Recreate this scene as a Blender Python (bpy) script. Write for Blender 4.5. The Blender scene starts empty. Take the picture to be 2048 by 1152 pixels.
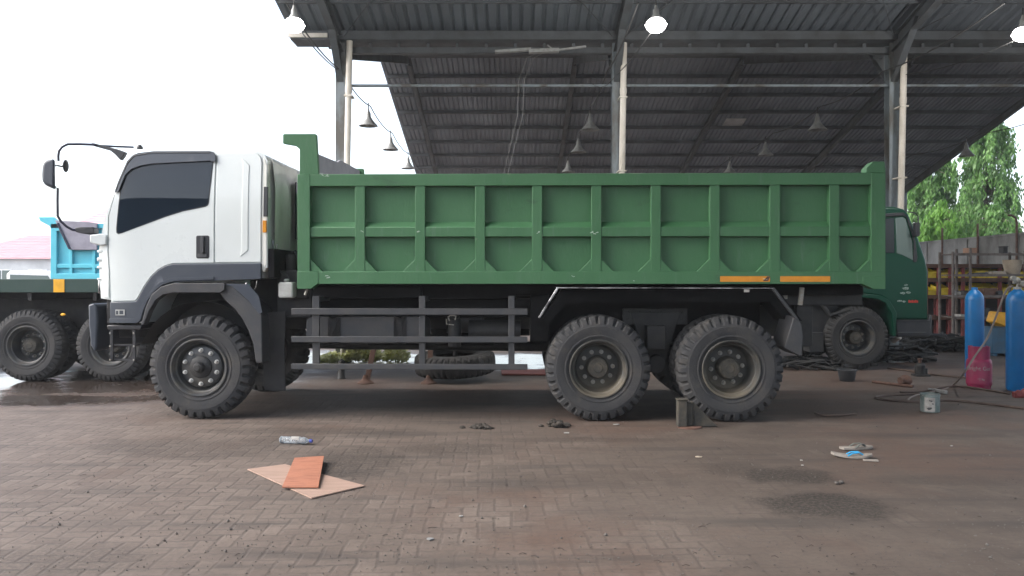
import bpy, bmesh, math, random
from mathutils import Vector, Matrix, noise
R = math.radians
random.seed(7)
sc = bpy.context.scene
col = sc.collection
F, H, HY = 1600.0, 1.48, 560.0          # focal length (px of 2048), eye height, horizon row

# ------------------------------------------------------------------ camera
cd = bpy.data.cameras.new('camera'); cam = bpy.data.objects.new('camera', cd); col.objects.link(cam)
cd.sensor_width = 36; cd.lens = 36 * F / 2048; cd.shift_y = -16 / 2048
cd.clip_start = 0.05; cd.clip_end = 1500
cam.location = (0, 0, H); cam.rotation_euler = (R(90), 0, 0)
sc.camera = cam
# ------------------------------------------------------------------ world, sun, exposure
w = bpy.data.worlds.new('World'); sc.world = w; w.use_nodes = True
nt = w.node_tree; nt.nodes.clear()
out = nt.nodes.new('ShaderNodeOutputWorld'); bg = nt.nodes.new('ShaderNodeBackground')
sky = nt.nodes.new('ShaderNodeTexSky'); sky.sky_type = 'NISHITA'; sky.sun_disc = False
sky.sun_elevation = R(40); sky.sun_rotation = R(-105); sky.air_density = 1.0; sky.dust_density = 3.0; sky.ozone_density = 1.0
hs = nt.nodes.new('ShaderNodeHueSaturation'); hs.inputs['Saturation'].default_value = 0.6; hs.inputs['Value'].default_value = 1.0
nt.links.new(sky.outputs[0], hs.inputs['Color']); nt.links.new(hs.outputs[0], bg.inputs['Color'])
bg.inputs['Strength'].default_value = 0.15
nt.links.new(bg.outputs[0], out.inputs[0])
sl = bpy.data.lights.new('sun', 'SUN'); sl.energy = 0.6; sl.angle = R(40); sl.color = (1, 0.97, 0.93)
so = bpy.data.objects.new('sun', sl); col.objects.link(so)
el, az = R(40), R(-105)                  # the brighter part of the overcast sky is behind the photographer's left shoulder
dirv = Vector((math.sin(az) * math.cos(el), math.cos(az) * math.cos(el), math.sin(el)))
so.rotation_euler = (-dirv).to_track_quat('-Z', 'Y').to_euler(); so.location = (-20, 10, 30)
sc.view_settings.view_transform = 'Standard'; sc.view_settings.look = 'None'
sc.view_settings.exposure = 1.8; sc.view_settings.gamma = 1.0
sc.cycles.max_bounces = 8; sc.cycles.diffuse_bounces = 5

# ------------------------------------------------------------------ materials
def new_mat(name):
    m = bpy.data.materials.new(name); m.use_nodes = True
    return m, m.node_tree, m.node_tree.nodes['Principled BSDF']
def mat(name, c, rough=0.6, metal=0.0, c2=None, scale=4.0, bump=0.0, bscale=30.0, stretch=(1, 1, 1), coat=0.0, lo=0.4, hi=0.65, rvar=0.1, spec=0.5):
    m, t, b = new_mat(name)
    N, L = t.nodes, t.links
    b.inputs['Roughness'].default_value = rough; b.inputs['Metallic'].default_value = metal
    b.inputs['Coat Weight'].default_value = coat; b.inputs['Specular IOR Level'].default_value = spec
    tc = N.new('ShaderNodeTexCoord'); mp = N.new('ShaderNodeMapping'); mp.inputs['Scale'].default_value = stretch
    L.new(tc.outputs['Object'], mp.inputs['Vector'])
    n = N.new('ShaderNodeTexNoise'); n.inputs['Scale'].default_value = scale; n.inputs['Detail'].default_value = 7; n.inputs['Roughness'].default_value = 0.62
    L.new(mp.outputs[0], n.inputs['Vector'])
    r = N.new('ShaderNodeValToRGB'); r.color_ramp.elements[0].position = lo; r.color_ramp.elements[1].position = hi
    c2 = c2 or tuple(x * 0.75 for x in c)
    r.color_ramp.elements[0].color = (*c, 1); r.color_ramp.elements[1].color = (*c2, 1)
    L.new(n.outputs['Fac'], r.inputs[0]); L.new(r.outputs[0], b.inputs['Base Color'])
    mr = N.new('ShaderNodeMapRange'); mr.inputs['To Min'].default_value = max(0.02, rough - rvar); mr.inputs['To Max'].default_value = min(1, rough + rvar)
    L.new(n.outputs['Fac'], mr.inputs['Value']); L.new(mr.outputs[0], b.inputs['Roughness'])
    if bump:
        n2 = N.new('ShaderNodeTexNoise'); n2.inputs['Scale'].default_value = bscale; n2.inputs['Detail'].default_value = 4
        L.new(mp.outputs[0], n2.inputs['Vector'])
        bp = N.new('ShaderNodeBump'); bp.inputs['Strength'].default_value = bump; bp.inputs['Distance'].default_value = 0.01
        L.new(n2.outputs['Fac'], bp.inputs['Height']); L.new(bp.outputs[0], b.inputs['Normal'])
    return m

M = {}
M['green'] = mat('green body paint', (0.033, 0.120, 0.048), 0.58, 0, (0.050, 0.150, 0.068), 1.6, 0.25, 45, (1, 1, 0.35), lo=0.35, hi=0.7)
def weather(m, c, lo, hi, scale, stretch, amt):
    t = m.node_tree; N, L = t.nodes, t.links; b = N['Principled BSDF']; src = b.inputs['Base Color'].links[0].from_socket
    tc = N.new('ShaderNodeTexCoord'); mp = N.new('ShaderNodeMapping'); mp.inputs['Scale'].default_value = stretch; L.new(tc.outputs['Object'], mp.inputs['Vector'])
    n = N.new('ShaderNodeTexNoise'); n.inputs['Scale'].default_value = scale; n.inputs['Detail'].default_value = 9; n.inputs['Roughness'].default_value = 0.7; n.inputs['Distortion'].default_value = 0.4; L.new(mp.outputs[0], n.inputs['Vector'])
    r = N.new('ShaderNodeMapRange'); r.interpolation_type = 'SMOOTHSTEP'; r.inputs['From Min'].default_value = lo; r.inputs['From Max'].default_value = hi; r.inputs['To Max'].default_value = amt; L.new(n.outputs['Fac'], r.inputs['Value'])
    mx = N.new('ShaderNodeMix'); mx.data_type = 'RGBA'; L.new(r.outputs[0], mx.inputs[0]); L.new(src, mx.inputs[6]); mx.inputs[7].default_value = (*c, 1); L.new(mx.outputs[2], b.inputs['Base Color'])
weather(M['green'], (0.09, 0.16, 0.11), 0.55, 0.75, 5.0, (3.0, 3.0, 0.35), 0.6)      # chalky rain streaks
weather(M['green'], (0.022, 0.062, 0.034), 0.60, 0.72, 1.9, (1, 1, 2.0), 0.55)         # dark rubbed smudges
weather(M['green'], (0.16, 0.17, 0.13), 0.66, 0.72, 14.0, (1, 1, 1), 0.5)             # tiny chips
M['shadeblack'] = mat('shade black underside', (0.0045, 0.005, 0.006), 0.8, 0, (0.009, 0.009, 0.010), 6, spec=0.2)  # near-black colour stands in for deep shade under the truck
M['scuff'] = mat('bare scuffed paint', (0.45, 0.55, 0.48), 0.6)
M['orange'] = mat('orange reflective tape', (0.62, 0.25, 0.01), 0.35, c2=(0.52, 0.20, 0.01), scale=8)
M['white'] = mat('white cab paint', (0.64, 0.68, 0.675), 0.28, 0, (0.61, 0.65, 0.64), 1.2, coat=0.4, rvar=0.05)
weather(M['white'], (0.40, 0.39, 0.36), 0.56, 0.78, 3.0, (2.5, 2.5, 0.4), 0.30)
M['cream'] = mat('dusty cream paint', (0.80, 0.80, 0.74), 0.4, 0, (0.66, 0.66, 0.60), 3, stretch=(1, 1, 0.4))
M['trim'] = mat('grey plastic trim', (0.032, 0.041, 0.058), 0.48, 0, (0.042, 0.051, 0.066), 3, 0.05, 120)
M['trimdark'] = mat('black plastic trim', (0.018, 0.020, 0.024), 0.45, 0, (0.03, 0.03, 0.034), 5)
M['visor'] = mat('smoked acrylic visor', (0.040, 0.046, 0.056), 0.12, 0, (0.045, 0.05, 0.06), 1, rvar=0.03)
M['chassis'] = mat('black chassis paint', (0.009, 0.010, 0.012), 0.62, 0, (0.028, 0.027, 0.026), 5, 0.2, 25)
M['guard'] = mat('dusty dark grey steel', (0.034, 0.037, 0.043), 0.55, 0, (0.052, 0.051, 0.052), 6, 0.15, 40)
M['rubber'] = mat('dusty rubber', (0.024, 0.026, 0.030), 0.85, 0, (0.046, 0.045, 0.045), 3.5, 0.3, 60, lo=0.38, hi=0.68)
M['rubber2'] = mat('old dark rubber', (0.018, 0.019, 0.021), 0.8, 0, (0.038, 0.036, 0.035), 4, 0.3, 50)
weather(M['rubber'], (0.075, 0.066, 0.056), 0.52, 0.68, 5.0, (1, 1, 1), 0.5)
weather(M['rubber'], (0.012, 0.012, 0.013), 0.58, 0.70, 9.0, (1, 1, 1), 0.4)
M['rim'] = mat('dark grey rim paint', (0.040, 0.044, 0.050), 0.5, 0, (0.075, 0.070, 0.060), 8, 0.1, 60)
M['nut'] = mat('worn wheel nut steel', (0.30, 0.30, 0.28), 0.4, 0.1, (0.25, 0.22, 0.18), 20)
M['nutpale'] = mat('clean wheel nut steel', (0.62, 0.62, 0.60), 0.45, 0.0, (0.42, 0.41, 0.38), 20)
M['chrome'] = mat('bright metal strip', (0.50, 0.51, 0.53), 0.25, 0.9, (0.07, 0.07, 0.075), 3.5, lo=0.42, hi=0.55)
M['navy'] = mat('bluish black bracket', (0.022, 0.024, 0.05), 0.4)
M['steelcol'] = mat('blue grey column paint', (0.17, 0.20, 0.22), 0.6, 0, (0.085, 0.08, 0.07), 2.2, 0.2, 20, (1, 1, 0.4), lo=0.45, hi=0.6)
M['steel'] = mat('dark shed steel', (0.075, 0.085, 0.095), 0.6, 0, (0.048, 0.05, 0.052), 2.5, 0.1, 20)
M['sheet'] = mat('grey roof sheeting', (0.140, 0.160, 0.185), 0.55, 0.1, (0.085, 0.095, 0.108), 0.7, 0.0, 10, (1, 0.5, 1), lo=0.35, hi=0.7)
M['sheetlit'] = mat('grey roof sheeting lightened for bounce', (0.25, 0.285, 0.33), 0.6, 0.0, (0.15, 0.165, 0.19), 0.7, 0.0, 10, (1, 0.5, 1), lo=0.35, hi=0.7)  # same sheeting lightened; colour makes up for weak light under the far gable
M['sheetpale'] = mat('pale roof patch', (0.5, 0.5, 0.5), 0.6)
M['pvc'] = mat('cream pvc pipe', (0.66, 0.62, 0.56), 0.5, 0, (0.46, 0.42, 0.36), 2.0, stretch=(1, 1, 0.5))
M['wire'] = mat('black cable', (0.02, 0.02, 0.02), 0.6)
M['wirepale'] = mat('pale cord', (0.22, 0.22, 0.22), 0.6)
M['shade'] = mat('grey lamp shade', (0.33, 0.34, 0.34), 0.45, 0.2, (0.22, 0.22, 0.21), 9)
M['teal'] = mat('turquoise paint', (0.07, 0.43, 0.54), 0.5, 0, (0.09, 0.48, 0.58), 2)
M['tarp'] = mat('grey tarpaulin', (0.20, 0.19, 0.23), 0.6, 0, (0.28, 0.27, 0.32), 3, 0.4, 6)
M['deckgreen'] = mat('dark green trailer paint', (0.008, 0.036, 0.028), 0.55, 0, (0.014, 0.042, 0.034), 4)
M['amber'] = mat('amber panel', (0.80, 0.40, 0.01), 0.5)
M['cabgreen'] = mat('deep green cab paint', (0.002, 0.042, 0.024), 0.38, 0, (0.004, 0.046, 0.027), 2, coat=0.0, spec=0.25)
M['wall'] = mat('weathered concrete wall', (0.24, 0.245, 0.245), 0.9, 0, (0.12, 0.12, 0.12), 1.2, 0.4, 12, (1, 1, 0.5))
M['rust'] = mat('rusty brown steel', (0.085, 0.045, 0.032), 0.8, 0, (0.15, 0.08, 0.06), 6, 0.3, 30)
M['redrack'] = mat('faded red rack steel', (0.26, 0.055, 0.055), 0.7, 0, (0.14, 0.04, 0.04), 5)
M['rack'] = mat('grey brown rack steel', (0.15, 0.13, 0.12), 0.7, 0, (0.08, 0.06, 0.05), 6)
M['yellow'] = mat('yellow bin plastic', (0.80, 0.60, 0.04), 0.5, 0, (0.66, 0.50, 0.04), 5)
M['o2'] = mat('blue cylinder paint', (0.003, 0.145, 0.41), 0.38, 0, (0.006, 0.125, 0.33), 4, 0.1, 30)
M['pink'] = mat('magenta cylinder paint', (0.33, 0.022, 0.085), 0.42, 0, (0.24, 0.022, 0.07), 6, 0.1, 30)
M['bluebox'] = mat('dull blue paint', (0.02, 0.09, 0.17), 0.5, 0, (0.03, 0.07, 0.11), 5)
M['ply1'] = mat('pale plywood', (0.36, 0.245, 0.195), 0.75, 0, (0.29, 0.20, 0.155), 3, 0.2, 40, (1, 6, 1))
M['ply2'] = mat('orange plywood', (0.36, 0.145, 0.085), 0.7, 0, (0.24, 0.095, 0.06), 7, 0.25, 30, (1, 3, 1), lo=0.45, hi=0.75)
M['hose'] = mat('brown rubber hose', (0.075, 0.050, 0.042), 0.7, 0, (0.11, 0.075, 0.06), 6)
M['hosepale'] = mat('tan grey hose', (0.22, 0.18, 0.16), 0.7)
M['sole'] = mat('worn sandal sole', (0.30, 0.27, 0.24), 0.8, 0, (0.2, 0.18, 0.16), 12)
M['strapblue'] = mat('bright blue strap', (0.02, 0.33, 0.66), 0.5)
M['strapgrey'] = mat('grey strap', (0.12, 0.13, 0.12), 0.6)
M['tin'] = mat('silver paint tin', (0.20, 0.24, 0.235), 0.45, 0.4, (0.09, 0.13, 0.125), 8)
M['paper'] = mat('dirty white paper', (0.36, 0.35, 0.33), 0.8, 0, (0.22, 0.21, 0.20), 14)
M['dirt'] = mat('dark oily dirt', (0.030, 0.026, 0.022), 0.95, 0, (0.06, 0.05, 0.042), 20, 0.8, 60)
M['stone'] = mat('pale grit', (0.14, 0.13, 0.12), 0.9, 0, (0.06, 0.05, 0.045), 0.8)
M['twig'] = mat('dark twig', (0.035, 0.027, 0.022), 0.9)
M['bark'] = mat('grey brown bark', (0.12, 0.095, 0.075), 0.9, 0, (0.06, 0.05, 0.04), 5, 0.6, 12, (1, 1, 0.3))
M['redroof'] = mat('red roof tiles paled by haze', (0.66, 0.40, 0.43), 0.8, 0, (0.60, 0.36, 0.39), 0.6, 0.3, 3)  # red paled, haze and glare of the distance put into the tile colour
M['plaster'] = mat('pale plaster', (0.60, 0.62, 0.63), 0.9, 0, (0.45, 0.47, 0.48), 0.5)
M['whitecar'] = mat('white van paint', (0.75, 0.76, 0.78), 0.3)
M['redcloth'] = mat('dull red mat', (0.22, 0.07, 0.06), 0.9)
M['bluecap'] = mat('blue cap plastic', (0.02, 0.05, 0.35), 0.4)
M['brown'] = mat('cardboard', (0.34, 0.20, 0.14), 0.9)
M['plastwhite'] = mat('milky plastic', (0.45, 0.46, 0.44), 0.5, 0, (0.33, 0.33, 0.31), 10)
M['reddecal'] = mat('red lettering vinyl', (0.45, 0.03, 0.02), 0.5)
M['greydecal'] = mat('worn pale decal', (0.28, 0.33, 0.30), 0.5, 0, (0.08, 0.13, 0.10), 30, lo=0.42, hi=0.58)
M['mud'] = mat('mud caked steel', (0.038, 0.037, 0.033), 0.85, 0, (0.075, 0.066, 0.052), 12, 0.4, 40)
M['tan'] = mat('tan canvas', (0.40, 0.34, 0.27), 0.9)

def glassmat(name, c, rough, ior=1.5, dark=True):
    m, t, b = new_mat(name)
    b.inputs['Base Color'].default_value = (*c, 1); b.inputs['Roughness'].default_value = rough
    b.inputs['IOR'].default_value = ior
    if not dark: b.inputs['Transmission Weight'].default_value = 1.0
    else: b.inputs['Specular IOR Level'].default_value = 0.5
    return m
M['glass'] = glassmat('tinted window glass', (0.008, 0.014, 0.022), 0.02, 1.42)
M['cabglass'] = glassmat('pale cab glass', (0.09, 0.13, 0.125), 0.05, 1.5)
M['clear'] = glassmat('clear bottle plastic', (0.9, 0.95, 1.0), 0.08, 1.33, False)
def mirror_m():
    m, t, b = new_mat('mirror face'); b.inputs['Base Color'].default_value = (0.9, 0.9, 0.9, 1); b.inputs['Metallic'].default_value = 1; b.inputs['Roughness'].default_value = 0.03
    return m
M['mirror'] = mirror_m()
def thinplastic():
    m, t, b = new_mat('thin clear plastic'); N, L = t.nodes, t.links
    b.inputs['Base Color'].default_value = (0.55, 0.60, 0.64, 1); b.inputs['Roughness'].default_value = 0.12
    tr = N.new('ShaderNodeBsdfTransparent'); fr = N.new('ShaderNodeFresnel'); fr.inputs['IOR'].default_value = 1.7
    ad = N.new('ShaderNodeMath'); ad.inputs[1].default_value = 0.22; L.new(fr.outputs[0], ad.inputs[0])
    mx = N.new('ShaderNodeMixShader'); L.new(ad.outputs[0], mx.inputs[0]); L.new(tr.outputs[0], mx.inputs[1]); L.new(b.outputs[0], mx.inputs[2]); L.new(mx.outputs[0], N['Material Output'].inputs['Surface'])
    return m
M['clear'] = thinplastic()
def emis(name, c, s):
    m, t, b = new_mat(name)
    b.inputs['Emission Color'].default_value = (*c, 1); b.inputs['Emission Strength'].default_value = s
    b.inputs['Base Color'].default_value = (0.8, 0.8, 0.8, 1)
    return m
M['bulb'] = emis('lit bulb glass', (1, 0.98, 0.95), 5)
def leafmat(name, c1, c2):
    m, t, b = new_mat(name); N, L = t.nodes, t.links
    g = N.new('ShaderNodeTexCoord'); n = N.new('ShaderNodeTexNoise'); n.inputs['Scale'].default_value = 1.3; n.inputs['Detail'].default_value = 6
    L.new(g.outputs['Object'], n.inputs['Vector'])
    r = N.new('ShaderNodeValToRGB'); r.color_ramp.elements[0].position = 0.36; r.color_ramp.elements[1].position = 0.64
    r.color_ramp.elements[0].color = (*c1, 1); r.color_ramp.elements[1].color = (*c2, 1)
    L.new(n.outputs['Fac'], r.inputs[0]); L.new(r.outputs[0], b.inputs['Base Color'])
    b.inputs['Roughness'].default_value = 0.45
    tr = N.new('ShaderNodeBsdfTranslucent'); L.new(r.outputs[0], tr.inputs['Color'])
    mx = N.new('ShaderNodeMixShader'); mx.inputs[0].default_value = 0.4
    L.new(b.outputs[0], mx.inputs[1]); L.new(tr.outputs[0], mx.inputs[2])
    L.new(mx.outputs[0], N['Material Output'].inputs['Surface'])
    return m
M['leaf'] = leafmat('weeping tree leaves', (0.050, 0.130, 0.030), (0.16, 0.32, 0.085))
M['leaf2'] = leafmat('young yellow green leaves', (0.09, 0.22, 0.03), (0.17, 0.36, 0.06))
M['leaf3'] = leafmat('discarded yellow leaves', (0.55, 0.56, 0.20), (0.80, 0.80, 0.62))

# rear rim: grey with tan mud settled in the lower inside
def muddyrim():
    m = mat('mud dusted rim', (0.030, 0.032, 0.032), 0.6, 0, (0.06, 0.055, 0.045), 9, 0.15, 50)
    t = m.node_tree; N, L = t.nodes, t.links; b = N['Principled BSDF']
    src = b.inputs['Base Color'].links[0].from_socket
    tc = N.new('ShaderNodeTexCoord'); sp = N.new('ShaderNodeSeparateXYZ'); L.new(tc.outputs['Object'], sp.inputs[0])
    n = N.new('ShaderNodeTexNoise'); n.inputs['Scale'].default_value = 7; n.inputs['Detail'].default_value = 6; L.new(tc.outputs['Object'], n.inputs['Vector'])
    # settled low and a bit to one side: 0.3*x - z
    a = N.new('ShaderNodeMath'); a.operation = 'MULTIPLY_ADD'; a.inputs[1].default_value = 0.45; L.new(sp.outputs['X'], a.inputs[0])
    neg = N.new('ShaderNodeMath'); neg.operation = 'MULTIPLY'; neg.inputs[1].default_value = -1; L.new(sp.outputs['Z'], neg.inputs[0]); L.new(neg.outputs[0], a.inputs[2])
    a2 = N.new('ShaderNodeMath'); a2.operation = 'MULTIPLY_ADD'; a2.inputs[1].default_value = 0.22; L.new(n.outputs['Fac'], a2.inputs[0]); L.new(a.outputs[0], a2.inputs[2])
    r = N.new('ShaderNodeMapRange'); r.inputs['From Min'].default_value = 0.16; r.inputs['From Max'].default_value = 0.34; r.interpolation_type = 'SMOOTHSTEP'
    L.new(a2.outputs[0], r.inputs['Value'])
    mx = N.new('ShaderNodeMix'); mx.data_type = 'RGBA'; L.new(r.outputs[0], mx.inputs[0]); L.new(src, mx.inputs[6]); mx.inputs[7].default_value = (0.105, 0.092, 0.070, 1)
    L.new(mx.outputs[2], b.inputs['Base Color'])
    return m
M['rimmud'] = muddyrim()

# ------------------------------------------------------------------ mesh helpers
class MB:
    def __init__(s): s.v = []; s.f = []; s.m = []; s.mi = 0
    def add(s, vs, fs):
        o = len(s.v); s.v += [tuple(v) for v in vs]
        for f in fs: s.f.append([i + o for i in f]); s.m.append(s.mi)
        return s
    def box(s, x0, x1, y0, y1, z0, z1):
        x0, x1 = sorted((x0, x1)); y0, y1 = sorted((y0, y1)); z0, z1 = sorted((z0, z1))
        return s.add([(x0,y0,z0),(x1,y0,z0),(x1,y1,z0),(x0,y1,z0),(x0,y0,z1),(x1,y0,z1),(x1,y1,z1),(x0,y1,z1)],
                     [(0,3,2,1),(4,5,6,7),(0,1,5,4),(1,2,6,5),(2,3,7,6),(3,0,4,7)])
    def bar(s, p0, p1, a, b, up=(0, 0, 1)):
        p0, p1 = Vector(p0), Vector(p1); d = (p1 - p0).normalized(); u = Vector(up)
        if abs(d.dot(u)) > 0.98: u = Vector((1, 0, 0))
        r = d.cross(u).normalized(); u = r.cross(d)
        vs = [p + r * i * a / 2 + u * j * b / 2 for p in (p0, p1) for i, j in ((-1,-1),(1,-1),(1,1),(-1,1))]
        return s.add(vs, [(3,2,1,0),(4,5,6,7),(0,1,5,4),(1,2,6,5),(2,3,7,6),(3,0,4,7)])
    def prism(s, pts, y0, y1):
        n = len(pts); ar = sum(pts[i][0]*pts[(i+1)%n][1]-pts[(i+1)%n][0]*pts[i][1] for i in range(n))
        if ar < 0: pts = pts[::-1]
        if y0 > y1: y0, y1 = y1, y0
        vs = [(x, y0, z) for x, z in pts] + [(x, y1, z) for x, z in pts]
        return s.add(vs, [tuple(range(n)), tuple(range(2*n-1, n-1, -1))] + [((i+1)%n, i, i+n, (i+1)%n+n) for i in range(n)])
    def ngonz(s, pts, z0, z1):
        n = len(pts)
        vs = [(x, y, z0) for x, y in pts] + [(x, y, z1) for x, y in pts]
        return s.add(vs, [tuple(range(n-1,-1,-1)), tuple(range(n, 2*n))] + [(i, (i+1)%n, (i+1)%n+n, i+n) for i in range(n)])
    def tube(s, pts, r, n=8, caps=True):
        pts = [Vector(p) for p in pts]; k = len(pts)
        rr = r if isinstance(r, (list, tuple)) else [r]*k
        ref = None; vs = []
        for i, p in enumerate(pts):
            d = ((pts[min(i+1,k-1)] - pts[max(i-1,0)])).normalized()
            if ref is None:
                ref = Vector((0,0,1)) if abs(d.z) < 0.9 else Vector((1,0,0))
            a = d.cross(ref).normalized(); b = a.cross(d).normalized(); ref = b
            vs += [p + (a*math.cos(t) + b*math.sin(t))*rr[i] for t in [2*math.pi*j/n for j in range(n)]]
        fs = [(i*n+j, i*n+(j+1)%n, (i+1)*n+(j+1)%n, (i+1)*n+j) for i in range(k-1) for j in range(n)]
        if caps: fs += [tuple(range(n-1,-1,-1)), tuple(range((k-1)*n, k*n))]
        return s.add(vs, fs)
    def cyl(s, p0, p1, r0, r1=None, n=24): return s.tube([p0, p1], [r0, r0 if r1 is None else r1], n)
    def lathe(s, prof, c=(0,0,0), axis='z', n=32, close=False):
        vs = []; c = Vector(c)
        for r, t in prof:
            for j in range(n):
                a = 2*math.pi*j/n; u, v = r*math.cos(a), r*math.sin(a)
                p = (u, v, t) if axis == 'z' else ((u, t, v) if axis == 'y' else (t, u, v))
                vs.append(c + Vector(p))
        k = len(prof)
        fs = [(i*n+j, i*n+(j+1)%n, (i+1)*n+(j+1)%n, (i+1)*n+j) for i in range(k-1) for j in range(n)]
        if close: fs += [tuple(range(n-1,-1,-1)), tuple(range((k-1)*n, k*n))]
        return s.add(vs, fs)
    def ball(s, c, r, n=12, sq=(1,1,1)):
        prof = [(max(1e-4, math.sin(math.pi*i/n)), -math.cos(math.pi*i/n)) for i in range(n+1)]
        o = len(s.v); s.lathe(prof, (0,0,0), 'z', n*2)
        for i in range(o, len(s.v)):
            v = s.v[i]; s.v[i] = (c[0]+v[0]*r*sq[0], c[1]+v[1]*r*sq[1], c[2]+v[2]*r*sq[2])
        return s
    def build(s, name, mats, parent=None, bevel=0, seg=2, ang=35, fixn=True, deform=None, cuts=None):
        me = bpy.data.meshes.new(name); me.from_pydata(s.v, [], s.f)
        if not isinstance(mats, (list, tuple)): mats = [mats]
        for m in mats: me.materials.append(M[m] if isinstance(m, str) else m)
        me.polygons.foreach_set('material_index', s.m)
        bm = bmesh.new(); bm.from_mesh(me)
        if fixn: bmesh.ops.recalc_face_normals(bm, faces=bm.faces)
        for ax, vals in (cuts or {}).items():
            for v in vals:
                no = {'x': (1,0,0), 'y': (0,1,0), 'z': (0,0,1)}[ax]
                bmesh.ops.bisect_plane(bm, geom=bm.verts[:]+bm.edges[:]+bm.faces[:], plane_co=[c*v for c in no], plane_no=no)
        if deform:
            for vv in bm.verts: vv.co = deform(vv.co)
        bm.to_mesh(me); bm.free()
        me.shade_smooth(); me.set_sharp_from_angle(angle=R(ang))
        o = bpy.data.objects.new(name, me); col.objects.link(o)
        if parent: o.parent = parent
        if bevel:
            b = o.modifiers.new('bevel', 'BEVEL'); b.width = bevel; b.segments = seg; b.limit_method = 'ANGLE'; b.angle_limit = R(35)
        return o
def tag(o, label=None, cat=None, group=None, kind=None):
    for k, v in (('label', label), ('category', cat), ('group', group), ('kind', kind)):
        if v: o[k] = v
    return o
def empty(name, loc=(0,0,0), rz=0, parent=None, label=None, cat=None, group=None):
    o = bpy.data.objects.new(name, None); col.objects.link(o); o.location = loc; o.rotation_euler = (0, 0, rz); o.empty_display_size = 0.2
    if parent: o.parent = parent
    return tag(o, label, cat, group)
def copy_tree(o, parent=None, loc=None, rz=None):
    kids = list(o.children)
    c = o.copy(); col.objects.link(c); c.parent = parent
    if loc is not None: c.location = loc
    if rz is not None: c.rotation_euler = (0, 0, rz)
    for k in kids: copy_tree(k, c)
    return c
def W(px, py, d): return ((px-1024)*d/F, d, H+(HY-py)*d/F)      # point at pixel and depth
def G(px, py):                                                   # point on the ground under a pixel
    d = F*H/(py-HY); return ((px-1024)*d/F, d, 0)
def arc(c, r, a0, a1, n): return [(c[0]+r*math.cos(R(a0+(a1-a0)*i/n)), c[1]+r*math.sin(R(a0+(a1-a0)*i/n))) for i in range(n+1)]
def rrect(x0, x1, z0, z1, r, n=4):
    return arc((x1-r,z0+r),r,-90,0,n)+arc((x1-r,z1-r),r,0,90,n)+arc((x0+r,z1-r),r,90,180,n)+arc((x0+r,z0+r),r,180,270,n)

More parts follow.
